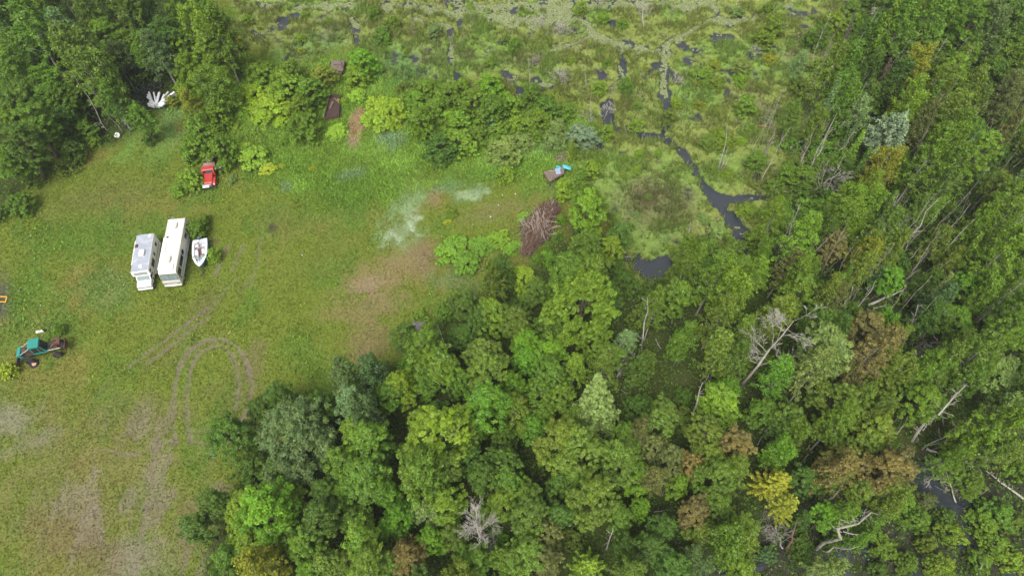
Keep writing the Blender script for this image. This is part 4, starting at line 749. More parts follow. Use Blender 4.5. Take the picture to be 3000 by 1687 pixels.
OWN = {'M': 'broad yellow-green tree with many lobes between dark pond and maples', 'W': 'big grey-green fine-leaved willow at the edge of the field', 'g': 'multi-stemmed wispy olive birch beside the lime sumac thicket', 'q': 'soft pale green pine with a bare brown leader showing at its top'}
RK = random.Random(31)
for row in TREES.strip().replace('\n', ';').split(';'):
    q, a, b, d, k, t = row.split(); u, v = q2(q, float(a), float(b))
    if k in 'mt' and q in 'CF' and RK.random() < .6 and float(d) < 290: k = 'b'
    if k == 'm' and q in 'AI' and RK.random() < .35 and not (q == 'A' and float(b) > 600): k = 'b'
    if k == 't' and q == 'I' and RK.random() < .3: k = 'b'
    if q == 'A' and t == 'dk' and RK.random() < .5: t = 'mg'
    if k == 's' and t == 'mg' and q in 'ABC' and RK.random() < .45: t = 'yg'
    if q == 'A' and float(a) > 1250 and t in ('olive', 'mg', 'dk'): t = RK.choice(('gold', 'yg', 'mg'))
    if q == 'A' and 820 < float(a) < 1300 and 300 < float(b) < 600: b = float(b) - 30
    place_tree(u, v, float(d) / 2.576 * (1.2 if k in 'mtb' and not (q == 'A' and 850 < float(a) < 1320 and 480 < float(b) < 1000) else 1.08), k, t, OWN.get(k), hmul=.72 if q == 'A' and k in 'mtbg' else 1.0)

# fill the rest of the woods, taking the tone of the trees round about
def fill():
    R = random.Random(77); cnt = 0
    arr = [(a[0], a[1], a[2]) for a in placed]
    cand = [(R.uniform(-60, 3080), R.uniform(-80, 1760)) for _ in range(5200)]
    for (u, v) in cand:
        p = P(u, v, 7.0)
        gu, gv, _ = proj(p.x, p.y, 0.0)
        if not (inpoly(gu, gv, WOODS) or inpoly(gu, gv, WOODS_FAR)): continue
        if inpoly(gu, gv, FLOOD): continue
        if (1850 < u < 1975 and 735 < v < 850) or (1480 < u < 1690 and 540 < v < 800): continue
        if inpoly(u, v, [(330, 160), (540, 150), (560, 420), (220, 440), (215, 330)]): continue
        r = R.uniform(1.7, 2.8)
        if seg_push(u, v)[0] < r * 22:
            p = P(u, v, 1.5)
            if any(math.hypot(p.x - x, p.y - y) < .62 * (r + rr) for x, y, rr in arr): continue
            place_tree(u, v, R.uniform(55, 100), 's', R.choice(('mg', 'dk', 'mg', 'olive', 'yg')), rng=R); arr.append((p.x, p.y, 1.5)); continue
        if any(math.hypot(p.x - x, p.y - y) < .64 * (r + rr) for x, y, rr in arr): continue
        near = sorted(placed, key=lambda a: (a[4] - u) ** 2 + (a[5] - v) ** 2)[:3]
        n = R.choice(near); k = n[7] if n[7] in 'mtb' else 'm'; k = 'b' if (u > 2000 and v < 1250 and R.random() < .6) else k; tone = n[6] if n[6] in ('dk', 'mg', 'olive', 'yg', 'rdk', 'bdk', 'rust') else 'mg'
        if R.random() < .45: tone = 'dk' if tone in ('mg', 'dk', 'yg') else tone
        dep = p.y * cp_ - (7 - CAM_H) * sp_
        place_tree(u, v, 2 * r / dep * FPX, k, tone, hmul=.9, rng=R); arr.append((p.x, p.y, r)); cnt += 1
    print('filled', cnt, 'trees total', len(placed))
fill()
def edge_bushes():
    R = random.Random(19); arr = [(a[0], a[1]) for a in placed if a[7] in 'suw']
    for poly in (WOODS_FAR, WOODS[:-2]):
        for i in range(len(poly) - 1):
            (x0, y0), (x1, y1) = poly[i], poly[i + 1]; n = int(math.hypot(x1 - x0, y1 - y0) / 17) + 1
            for k in range(n):
                t = (k + R.random()) / n; u = x0 + (x1 - x0) * t + R.gauss(0, 20) + (70 if y0 > 1000 and x0 < 1300 else 0); v = y0 + (y1 - y0) * t + R.gauss(0, 16)
                if not (-40 < u < 3040 and -30 < v < 1720): continue
                if inpoly(u, v, [(330, 190), (560, 190), (560, 430), (240, 430), (240, 340), (300, 330)]) or (1480 < u < 1700 and 540 < v < 800) or (1180 < u < 1300 and 900 < v < 1015) or (1840 < u < 1985 and 740 < v < 850): continue
                p = P(u, v, 1.2)
                if any(math.hypot(p.x - x, p.y - y) < 2.3 for x, y in arr): continue
                place_tree(u, v, R.uniform(40, 85), 's', R.choice(('mg', 'mg', 'yg', 'dk', 'bright', 'olive')), rng=R); arr.append((p.x, p.y))
edge_bushes()
def spires():
    R = random.Random(41); ar = []; area = [(2180, 250), (2420, 120), (2700, 60), (2960, 250), (2960, 760), (2780, 1000), (2560, 900), (2330, 760), (2200, 560)]
    n = 0
    for _ in range(900):
        if n >= 28: break
        u, v = R.uniform(2150, 2990), R.uniform(40, 1050)
        if not inpoly(u, v, area) or any(math.hypot(u - x, v - y) < 34 for x, y in ar): continue
        place_tree(u, v, R.uniform(34, 56), 'n', R.choice(('olive', 'mg', 'rdk', 'dk', 'bdk')), hmul=R.uniform(.62, .95), rng=R); ar.append((u, v)); n += 1
spires()
def marsh_bushes():
    R = random.Random(23); arr = [(a[0], a[1], a[2]) for a in placed]; n = 0
    for _ in range(2600):
        if n >= 62: break
        u, v = R.uniform(680, 2420), R.uniform(-10, 760)
        if not inpoly(u, v, MARSH) or sd_poly(np.array([u]), np.array([v]), MARSH)[0] < 15: continue
        if any(float(seg_d(np.array([u]), np.array([v]), pts)[0]) < w + 16 for pts, w, *_ in CHAN + WEED): continue
        if 1750 < u < 2080 and 470 < v < 760 and R.random() < .6: continue
        p = P(u, v, 0); d = R.uniform(22, 46) * (1.5 if u > 2050 else 1)
        if any(math.hypot(p.x - x, p.y - y) < 1.0 + rr for x, y, rr in arr): continue
        place_tree(u, v, d, R.choice('ssw'), R.choice(('yg', 'yg', 'olive', 'gold', 'pale')), hmul=.6, rng=R); arr.append((p.x, p.y, 1.0)); n += 1
marsh_bushes()

# ------------------------------------------------------------------ dead wood: a foot and a tip seen in the picture
def foot_tip(q, x0, y0, x1, y1, hmax=20, hmin=1.0, slack=0.0):
    bu, bv = q2(q, x0, y0); tu, tv = q2(q, x1, y1)
    return bu, bv, tu, tv
def solve(bu, bv, tu, tv, zb=0.0, hmax=18):
    b = P(bu, bv, zb); best = None
    for i in range(1, 180):
        z = zb + i * hmax / 180; t = P(tu, tv, z); d = math.hypot(t.x - b.x, t.y - b.y) + .12 * (z - zb) * 0
        if best is None or d < best[0]: best = (d, t)
    return b, best[1]
def stick(mb, rng, p0, p1, r, stubs=6, sl=.8, n=6, wob=.012):
    p0 = Vector(p0); p1 = Vector(p1); L = (p1 - p0).length; pts = []; rs = []
    for i in range(6):
        t = i / 5; pts.append(p0.lerp(p1, t) + Vector((rng.gauss(0, 1), rng.gauss(0, 1), rng.gauss(0, .5))) * L * wob * (1 if 0 < i < 5 else 0)); rs.append(max(.02, r * (1 - .78 * t)))
    mb.path(pts, rs, n)
    ax = (p1 - p0).normalized()
    for _ in range(stubs):
        t = rng.uniform(.3, .97); c = p0.lerp(p1, t); a = Vector((rng.gauss(0, 1), rng.gauss(0, 1), rng.gauss(0, 1))); a = (a - ax * a.dot(ax)).normalized()
        l = sl * rng.uniform(.4, 1.3) * (1.15 - t * .6); e = c + (a * .85 + ax * .45) * l
        mb.path([c, c.lerp(e, .5) + Vector((0, 0, .04)), e], [r * .25 * (1.1 - t * .5), r * .16, .012], 4, False)
def branchy(mb, rng, p, d, L, r, depth, spread=.6, kids=4, up=.0):
    d = d.normalized(); mid = p + d * L * .5 + Vector((rng.gauss(0, 1), rng.gauss(0, 1), rng.gauss(0, 1))) * L * .06; e = p + d * L + Vector((rng.gauss(0, 1), rng.gauss(0, 1), rng.gauss(0, 1))) * L * .08
    mb.path([p, mid, e], [r, r * .75, max(.012, r * .4)], 5 if r > .05 else 3, False)
    if depth == 0: return
    for i in range(kids):
        t = rng.uniform(.35, 1.0); c = p.lerp(e, t); a = Vector((rng.gauss(0, 1), rng.gauss(0, 1), rng.gauss(0, .7)))
        nd = (d + a.normalized() * spread * rng.uniform(.7, 1.4) + Vector((0, 0, up))).normalized()
        branchy(mb, rng, c, nd, L * rng.uniform(.42, .7), max(.014, r * .5), depth - 1, spread, kids, up)

# q x0 y0 x1 y1 radius stubs material
WM = dict(d=deadm, s=snagm, b=birchm, r=redm)
WD = dict(d='bleached grey', s='brown weathered', b='white-barked', r='reddish rotten')
RP = random.Random(5)
for row in POLES.strip().replace('\n', ';').split(';'):
    q, x0, y0, x1, y1, r, st, mm = row.split(); u0, v0 = q2(q, float(x0), float(y0)); u1, v1 = q2(q, float(x1), float(y1))
    b0 = P(u0, v0, 0); wet = hz(b0.x, b0.y)
    b, t = solve(u0, v0, u1, v1, 0.0, 19)
    if (t - b).length < 1.2: t = P(u1, v1, 1.5)
    b = b - (t - b).normalized() * .7
    mb = MB(); o_loc = Vector((b.x, b.y, b.z)); L = (t - b).length
    stick(mb, RP, Vector((0, 0, 0)), t - b, float(r) * 1.15, int(int(st) * 1.5), min(1.3, .35 + L * .07), n=7)
    nm = 'bare_birch_pole' if mm == 'b' else 'dead_pole'
    o = mb.build(nm, WM[mm]); o.location = o_loc; tag(o, None, 'dead tree' if mm != 'b' else 'birch trunk', 'bare standing trunks')
    PENDING.append((o, WD[mm], 'short' if L < 4.5 else 'tall', 'bare trunk' if mm != 'b' else 'trunk', (u0 + u1) / 2, (v0 + v1) / 2))
def extra_poles():
    R = random.Random(43); area = [(2130, 330), (2380, 130), (2700, 60), (2990, 200), (2990, 900), (2700, 1080), (2430, 900), (2240, 720)]; n = 0; got = []
    while n < 84:
        u, v = R.uniform(2100, 3000), R.uniform(60, 1080)
        if not inpoly(u, v, area) or any(math.hypot(u - x, v - y) < 22 for x, y in got): continue
        g = P(u, v, 0); H = R.uniform(8, 14); t = Vector((g.x + R.gauss(0, .9), g.y + R.gauss(0, .6), H)); mb = MB(); mm = R.choice('dds'); stick(mb, R, (0, 0, 0), t - g, R.uniform(.05, .095), R.randint(4, 16), .9, n=6)
        o = mb.build('dead_pole', WM[mm]); o.location = g; tag(o, None, 'dead tree', 'bare standing trunks'); tu, tv, _ = proj(t.x, t.y, t.z); PENDING.append((o, WD[mm], 'thin', 'bare pole', (u + tu) / 2, (v + tv) / 2)); got.append((u, v)); n += 1
extra_poles()
for row in LOGS.strip().replace('\n', ';').split(';'):
    q, x0, y0, x1, y1, r, st, mm, zz = row.split(); u0, v0 = q2(q, float(x0), float(y0)); u1, v1 = q2(q, float(x1), float(y1)); zz = float(zz)
    b = P(u0, v0, max(-.2, zz * .6)); t = P(u1, v1, zz * 1.1 + .1); mb = MB(); stick(mb, RP, (0, 0, 0), t - b, float(r) * 1.2, int(int(st) * 1.4), .8)
    o = mb.build('fallen_log', WM[mm]); o.location = b; tag(o, None, 'log', 'fallen logs'); PENDING.append((o, WD[mm], '', 'fallen log', (u0 + u1) / 2, (v0 + v1) / 2))

# bare branching trees: foot, tip, limb length, material, seed, label
def bare_tree(q, x0, y0, x1, y1, r, L, mm, seed, label, depth=3, n=12, spread=.75, kids=4, t0=.35, up=.1, name='bare_tree', cat='dead tree'):
    u0, v0 = q2(q, x0, y0); u1, v1 = q2(q, x1, y1); b, t = solve(u0, v0, u1, v1, 0.0, 19); R = random.Random(seed); root = empty(name, b); v = t - b
    m1 = MB(); stick(m1, R, (0, 0, -.5), v * .98, r, 0, n=7, wob=.02); m1.build('trunk', WM[mm], root)
    m2 = MB(); ax = v.normalized(); r = r * .8
    for i in range(n):
        tt = t0 + (1 - t0) * (i + R.random()) / n; a = Vector((R.gauss(0, 1), R.gauss(0, 1), R.gauss(0, .5))); a = (a - ax * a.dot(ax)).normalized()
        branchy(m2, R, v * tt, a * .9 + ax * .55, L * (1.15 - .6 * tt) * R.uniform(.7, 1.2), r * .34 * (1.15 - .7 * tt), depth - 1, spread, kids, up)
    m2.build('bare_branches', WM[mm], root); tag(root, label, cat, 'bare branching trees')
bare_tree('F', 455, 1440, 845, 965, .20, 3.2, 'd', 1, 'big bleached dead tree leaning with forked lichen-grey branches over the maples', 4, 14, .7, 4, .25)
bare_tree('H', 1080, 1225, 1020, 985, .16, 2.0, 'd', 2, 'bare dead tree with a white spray of twigs among the near maples', 3, 20, .9, 5, .45)
bare_tree('F', 150, 1445, 240, 1290, .13, 1.4, 'd', 3, 'crooked pale dead tree below the yellow sapling', 3, 6, .8, 3, .3)
bare_tree('I', 610, 870, 680, 940, .10, 2.6, 'd', 4, 'spidery bare crown reaching over the gold larch', 3, 12, 1.0, 4, .0)
bare_tree('I', 770, 1240, 700, 1080, .10, 1.6, 'd', 5, 'low grey tangle of dead twigs below the gold larch', 3, 14, .9, 5, .3)
bare_tree('F', 1720, 1200, 1850, 1110, .10, 2.4, 'd', 6, 'white fan of bare branches at the edge of the near woods', 3, 14, .7, 4, .1)
bare_tree('F', 1740, 1230, 1960, 1150, .09, 1.8, 'd', 7, 'pale sweeping bare limb crossing under the fan of branches', 3, 8, .5, 3, .3)
bare_tree('F', 1840, 765, 2080, 620, .12, 1.5, 'd', 8, 'curved bare white bough reaching out beside the thick fallen log', 2, 5, .5, 3, .4)
bare_tree('C', 980, 1440, 1200, 1290, .13, 2.2, 'd', 9, 'bleached bent-over dead tree with many drooping branches in the marsh edge', 3, 16, .6, 4, .1)
bare_tree('C', 700, 980, 655, 775, .10, 1.7, 's', 10, 'brown dead bush with upright branches behind the broken snag', 3, 12, .6, 4, .1)
bare_tree('C', 605, 1225, 700, 965, .22, .9, 's', 11, 'broken brown snag with a crossbar of wood at its top', 2, 10, .9, 3, .4)
bare_tree('I', 1735, 440, 2140, 5, .19, 1.3, 'd', 12, 'thick white leaning trunk over the flooded woods', 2, 22, .9, 3, .1)
bare_tree('I', 1815, 492, 2110, 315, .11, 1.3, 'd', 13, 'forked grey trunk leaning beside the thick white one', 2, 8, .5, 3, .3)
bare_tree('I', 1815, 480, 2145, 338, .11, .7, 'd', 14, 'smooth pale second fork of the leaning grey pair', 1, 5, .5, 2, .5)
bare_tree('I', 1015, 1245, 1430, 965, .22, 1.4, 'd', 15, 'heavy grey forked trunk leaning out over dark water', 2, 12, .5, 3, .4)
bare_tree('I', 1050, 1248, 1330, 1228, .13, .8, 'd', 16, 'thin pale limb bowed low beside the heavy grey trunk', 1, 5, .6, 2, .3)
bare_tree('I', 2080, 885, 1990, 660, .09, 1.4, 'd', 17, 'spiky bare branch standing in the flooded corner', 3, 10, .7, 3, .2)
bare_tree('I', 1850, 770, 1910, 660, .08, 1.3, 'd', 18, 'small bare fork over water below the forked trunks', 3, 6, .7, 3, .2)
bare_tree('E', 2080, 1445, 2105, 1270, .14, 2.6, 'd', 19, 'wide bare grey tree between the silvery tree and pale pine', 3, 12, .8, 4, .1)
bare_tree('H', 1200, 1190, 1120, 1130, .07, 1.5, 'd', 20, 'bare twiggy bush at the foot of the dead maple', 3, 12, .8, 4, .0)
bare_tree('B', 1880, 930, 1850, 850, .06, 1.2, 'd', 21, 'small bare bush at the head of the channel', 3, 8, .5, 4, .0, .5, 'bare_bush', 'bush')
bare_tree('B', 1980, 890, 2030, 800, .05, 1.2, 'd', 22, 'pale dead bush standing in the open pool', 3, 14, .8, 4, .0, .4, 'bare_bush', 'bush')
bare_tree('B', 1650, 620, 1645, 560, .05, 1.5, 'd', 23, 'wide grey leafless bush in the middle of the marsh', 3, 22, .9, 4, .0, .3, 'bare_bush', 'bush')
bare_tree('B', 1660, 290, 1665, 200, .05, 1.6, 'd', 24, 'large grey leafless bush beside the duckweed water', 3, 22, .9, 4, .0, .3, 'bare_bush', 'bush')
bare_tree('B', 1500, 200, 1500, 150, .05, 1.2, 'd', 25, 'grey leafless bush on the near bank of duckweed water', 3, 16, .9, 4, .0, .3, 'bare_bush', 'bush')
bare_tree('B', 1480, 480, 1480, 440, .05, 1.0, 's', 26, 'dark twiggy bush on the central tussocks', 3, 14, .9, 4, .0, .3, 'bare_bush', 'bush')
bare_tree('B', 1940, 40, 1950, 0, .05, 1.2, 'd', 27, 'grey twiggy bush in the far duckweed', 3, 14, .9, 4, .0, .3, 'bare_bush', 'bush')
bare_tree('B', 2280, 130, 2270, 20, .09, 1.2, 'd', 28, 'bushy bleached dead tree standing tall in the far marsh', 3, 16, .8, 4, .0, .3)
bare_tree('B', 2510, 640, 2540, 590, .05, 1.1, 'd', 29, 'dry tan bush on the bank of the reed fringed channel', 3, 14, .9, 4, .0, .2, 'bare_bush', 'bush')
bare_tree('C', 545, 420, 560, 380, .05, 1.0, 'd', 30, 'grey leafless bush in the open marsh near the silver spruce', 3, 12, .9, 4, .0, .3, 'bare_bush', 'bush')
bare_tree('C', 745, 250, 760, 190, .05, 1.1, 'd', 31, 'brownish leafless bush among yellow-green marsh bushes', 3, 12, .9, 4, .0, .3, 'bare_bush', 'bush')
bare_tree('A', 900, 130, 760, 170, .07, 1.5, 's', 32, 'tangle of brown dead branches in the far wood', 3, 12, .8, 4, .0)
bare_tree('A', 600, 150, 560, 60, .08, 1.8, 's', 33, 'bare brown tree crossing the far wood poles', 3, 12, .6, 4, .1)

# tall dead or dying spruces by foot and tip
def tall_spruce(q, x0, y0, x1, y1, wid, col, label, sparse=.6, seed=1, trunk=None):
    u0, v0 = q2(q, x0, y0); u1, v1 = q2(q, x1, y1); b, t = solve(u0, v0, u1, v1, 0.0, 22); H = (t - b).length
    pr = proto_spruce(seed, wid, H, sparse=sparse, leaf=.13, trunk=trunk or snagm, droop=.3)
    o = empty('spruce_tree', b); o.rotation_euler = Vector((0, 0, 1)).rotation_difference(t - b).to_euler()
    c = bpy.data.objects.new('crown', pr['crown']); COL.objects.link(c); c.parent = o; c.color = (*col, 1); pr['trunk'].build('trunk', pr['tm'], o); tag(o, label, 'tree', 'tall thin spruces')
tall_spruce('C', 1360, 590, 1450, 35, 1.9, (.27, .26, .22), 'tall silver dead spruce rising at the far edge of the woods', .7, 41)
tall_spruce('C', 1170, 470, 1305, 85, .7, (.14, .14, .09), 'slim dark spruce with a bare top beside the silver one', .5, 42)
tall_spruce('C', 1420, 560, 1475, 290, .9, (.22, .17, .12), 'thin brown-tipped dead spruce right against the silver one', .5, 43)
tall_spruce('C', 1430, 800, 1580, 430, 1.0, (.17, .13, .085), 'slender reddish-topped dying spruce standing over dark shade', .6, 44)
tall_spruce('C', 2180, 560, 2260, 180, 1.2, (.06, .09, .045), 'dark narrow spruce in the deep far woods', .6, 45)
settle_labels()
# ------------------------------------------------------------------ vehicles and the things left about
MW = mat('white_gelcoat', (.80, .79, .76), .35, var=.04, scale=1.5, dirt=(.55, .52, .46), dirt_amt=.2)
MCREAM = mat('cream_paint', (.70, .66, .59), .4, var=.05, scale=1.2, dirt=(.5, .46, .40), dirt_amt=.2)
MROOF = mat('aluminium_roof', (.36, .39, .45), .45, metal=.2, var=.15, scale=.9, dirt=(.50, .52, .56), dirt_amt=.5)
MGLASS = mat('dark_glass', (.02, .022, .028), .08, var=.1, spec=.7)
MSHIELD = mat('windscreen_glass', (.20, .26, .25), .12, var=.25, scale=.8, spec=.7)
MBLK = mat('black_rubber', (.02, .02, .022), .8, var=.3)
MDK = mat('dark_steel', (.05, .047, .045), .6, var=.4, scale=4, dirt=(.10, .06, .04), dirt_amt=.5)
MRUST = mat('rusty_steel', (.13, .062, .040), .85, var=.45, scale=3, dirt=(.05, .035, .03), dirt_amt=.6)
MGREYW = mat('aged_white_plastic', (.52, .50, .46), .5, var=.08)
MCHR = mat('dull_chrome', (.55, .56, .58), .3, metal=.6, var=.15)
MGREY = mat('grey_trim', (.30, .31, .33), .5, var=.15)
MTEAL = mat('teal_paint', (.024, .23, .195), .45, var=.12, scale=1.5, dirt=(.05, .17, .13), dirt_amt=.4)
MRED = mat('red_paint', (.40, .036, .03), .4, var=.15, scale=2, dirt=(.30, .07, .05), dirt_amt=.5)
MBLUE = mat('boat_blue', (.03, .22, .50), .35, var=.1)
MVIN = mat('boat_vinyl', (.66, .66, .70), .5, var=.12, scale=4)
MNAVY = mat('navy_cowl', (.055, .085, .13), .4, var=.2, scale=5)
MWOOD = mat('weathered_planks', (.19, .15, .125), .9, var=.35, scale=2.5, dirt=(.10, .075, .06), dirt_amt=.5, spec=.1)
MPINK = mat('faded_pink_board', (.34, .215, .20), .85, var=.2, scale=2, dirt=(.22, .15, .13), dirt_amt=.4, spec=.1)
MPURP = mat('purple_grey_planks', (.19, .155, .19), .9, var=.3, scale=2.5, dirt=(.10, .10, .06), dirt_amt=.5, spec=.1)
MMAR = mat('maroon_carpet', (.16, .075, .06), .9, var=.3, scale=4)
MYEL = mat('yellow_paint', (.80, .42, .03), .5, var=.1)
MCYAN = mat('cyan_tarp', (.07, .40, .52), .5, var=.15, scale=3)
MBB = mat('blue_grey_board', (.27, .33, .43), .6, var=.1)

def rot_of(front, back):
    d = Vector(front) - Vector(back); return math.atan2(d.y, d.x) - math.pi / 2
def wheel(name, parent, c, R, w, rimm=None, axis='x', tyre=None):
    t = MB(); rot = (0, 90, 0) if axis == 'x' else (90, 0, 0)
    t.torus(c, R - w * .5, w * .5, rot, 22, 8); o = t.build('wheel', tyre or MBLK, parent, smooth=True)
    e = Vector((w * .42, 0, 0)) if axis == 'x' else Vector((0, w * .42, 0))
    r = MB(); r.tube(Vector(c) - e, Vector(c) + e, R - w * .75, n=14); r.build('rim', rimm or MGREY, o); return o

# big motorhome -------------------------------------------------------
def z1(x, y): return 350 + x / 5.173, 600 + y / 5.173
def motorhome():
    f = (P(*z1(578, 1000), 3.1) + P(*z1(845, 1010), 3.1)) / 2; b = (P(*z1(745, 215), 3.1) + P(*z1(985, 195), 3.1)) / 2
    d = (f - b); L = d.length; d.normalize(); c = b + d * (L / 2); rz = rot_of(f, b)
    o = empty('motorhome', (c.x, c.y, hz(c.x, c.y) + .02), rz); y0 = -L / 2; y1 = L / 2; W = 1.2
    prof = [(y0 - .02, .55), (y0 - .06, 2.95), (y0 + .08, 3.1), (y1 - .15, 3.1), (y1 + .12, 2.92), (y1 + .22, 2.62), (y1 + .50, 1.62), (y1 + .62, 1.25), (y1 + .64, .62), (y1 + .55, .5)]
    body = MB().prism(prof, 'x', -W, W).build('body', MCREAM, o, bevel=.11)
    MB().prism([(y1 + .245, 2.56), (y1 + .50, 1.68), (y1 + .51, 1.68), (y1 + .256, 2.56)], 'x', -1.08, -.03).build('windscreen', MSHIELD, o)
    MB().prism([(y1 + .245, 2.56), (y1 + .50, 1.68), (y1 + .51, 1.68), (y1 + .256, 2.56)], 'x', .03, 1.08).build('windscreen', MSHIELD, o)
    MB().prism([(y1 + .21, 2.66), (y1 + .52, 1.60), (y1 + .50, 1.60), (y1 + .19, 2.66)], 'x', -1.14, 1.14).build('windscreen_surround', MDK, o)
    for s in (-.55, .5): MB().tube((s, y1 + .53, 1.66), (s + .25, y1 + .40, 2.1), .018, n=4).build('wiper', MBLK, o)
    MB().box((0, y1 + .655, 1.0), (2.1, .03, .22)).build('grille', MGREY, o)
    for s in (-.9, .9): MB().box((s, y1 + .662, 1.0), (.34, .04, .16)).build('headlight', MGLASS, o)
    bp = MB(); bp.prism([(-1.2, y1 + .5), (-1.15, y1 + .72), (0, y1 + .80), (1.15, y1 + .72), (1.2, y1 + .5)], 'z', .48, .70); bp.build('bumper', MCREAM, o, bevel=.03)
    MB().box((0, y1 + .632, 1.36), (2.2, .03, .05)).build('trim_stripe', MRUST, o)
    ylen = lambda t: y0 + t * L
    for sx in (-1, 1):
        for (a, bb, z0_, z1_) in ((.07, .18, 1.75, 2.5), (.23, .32, 1.85, 2.45), (.55, .63, 1.85, 2.5), (.65, .845, 1.7, 2.5), (.875, 1.0, 1.6, 2.5)):
            if sx > 0 and a > .6 and a < .8: continue
            wf = MB().box((sx * 1.203, (ylen(a) + ylen(bb)) / 2, (z0_ + z1_) / 2), (.03, ylen(bb) - ylen(a) + .08, z1_ - z0_ + .08)).build('window', MGREY, o)
            MB().box((sx * 1.215, (ylen(a) + ylen(bb)) / 2, (z0_ + z1_) / 2), (.03, ylen(bb) - ylen(a) - .04, z1_ - z0_ - .04)).build('pane', MGLASS, wf)
        MB().box((sx * 1.21, 0, 1.15), (.015, L, .10)).build('side_stripe', MGREY, o)
        for yy in (ylen(.2), ylen(.4), ylen(.62)): MB().box((sx * 1.206, yy, .78), (.02, 1.1, .38)).build('locker_door', MW, o, bevel=.008)
        wheel('wheel', o, (sx * 1.05, y0 + L * .27, .42), .45, .26); wheel('wheel', o, (sx * 1.08, y1 - .55, .42), .45, .26)
        m = MB().tube((sx * 1.15, y1 + .05, 1.95), (sx * 1.45, y1 + .25, 1.95), .025).build('mirror', MBLK, o); MB().box((sx * 1.48, y1 + .27, 1.85), (.10, .08, .42)).build('mirror_head', MBLK, m)
    for t, dx in ((.155, .15), (.80, .15)):
        a = MB().prism([(-.32, ylen(t) - .45), (-.22, ylen(t) - .55), (.22, ylen(t) - .55), (.32, ylen(t) - .45), (.33, ylen(t) + .3), (.2, ylen(t) + .48), (-.2, ylen(t) + .48), (-.33, ylen(t) + .3)], 'z', 3.08, 3.40).build('roof_air_conditioner', MGREYW, o, bevel=.05); 
    MB().box((.75, ylen(.36), 3.13), (.28, .28, .09)).build('roof_vent', MRUST, o, bevel=.03)
    MB().box((-.45, ylen(.52), 3.12), (.3, .85, .05)).build('roof_hatch', MCREAM, o, bevel=.02)
    aw = MB().tube((1.27, ylen(.35), 2.95), (1.27, ylen(.95), 2.95), .075, n=10).build('awning', MW, o)
    an = MB().tube((-.8, ylen(.82), 3.12), (-.85, ylen(.98), 3.2), .02).tube((-.85, ylen(.98), 3.2), (-.7, ylen(.99), 3.2), .015); an.build('antenna', MDK, o)
    vt = MB(); [vt.box((.72 - .02 * i, ylen(.50 + .045 * i), 3.14), (.10, .16, .08)) for i in range(4)]; vt.build('plumbing_vents', MGREY, o)
    mk = MB(); [mk.box((x, y1 + .02, 3.075), (.12, .06, .05), (25, 0, 0)) for x in (-.55, -.28, 0, .28, .55)]; mk.build('marker_lamps', mat('amber_lens', (.45, .2, .08), .4), o)
    ld = MB(); [ld.tube((x, y0 - .18, .8), (x, y0 - .18, 3.2), .018) for x in (.35, .75)]; [ld.tube((.35, y0 - .18, z), (.75, y0 - .18, z), .014) for z in (.9, 1.25, 1.6, 1.95, 2.3, 2.65, 3.0, 3.18)]; ld.build('ladder', MCHR, o)
    rr = MB(); [rr.box((s * 1.06, 0, 3.115), (.035, L - .5, .03)) for s in (-1, 1)]; [rr.box((0, ylen(t), 3.104), (2.0, .03, .012)) for t in (.25, .5, .72, .93)]; rr.build('roof_seams', MGREYW, o)
    tag(o, 'long cream motorhome with two roof air conditioners parked between camper and boat', 'motorhome')
motorhome()

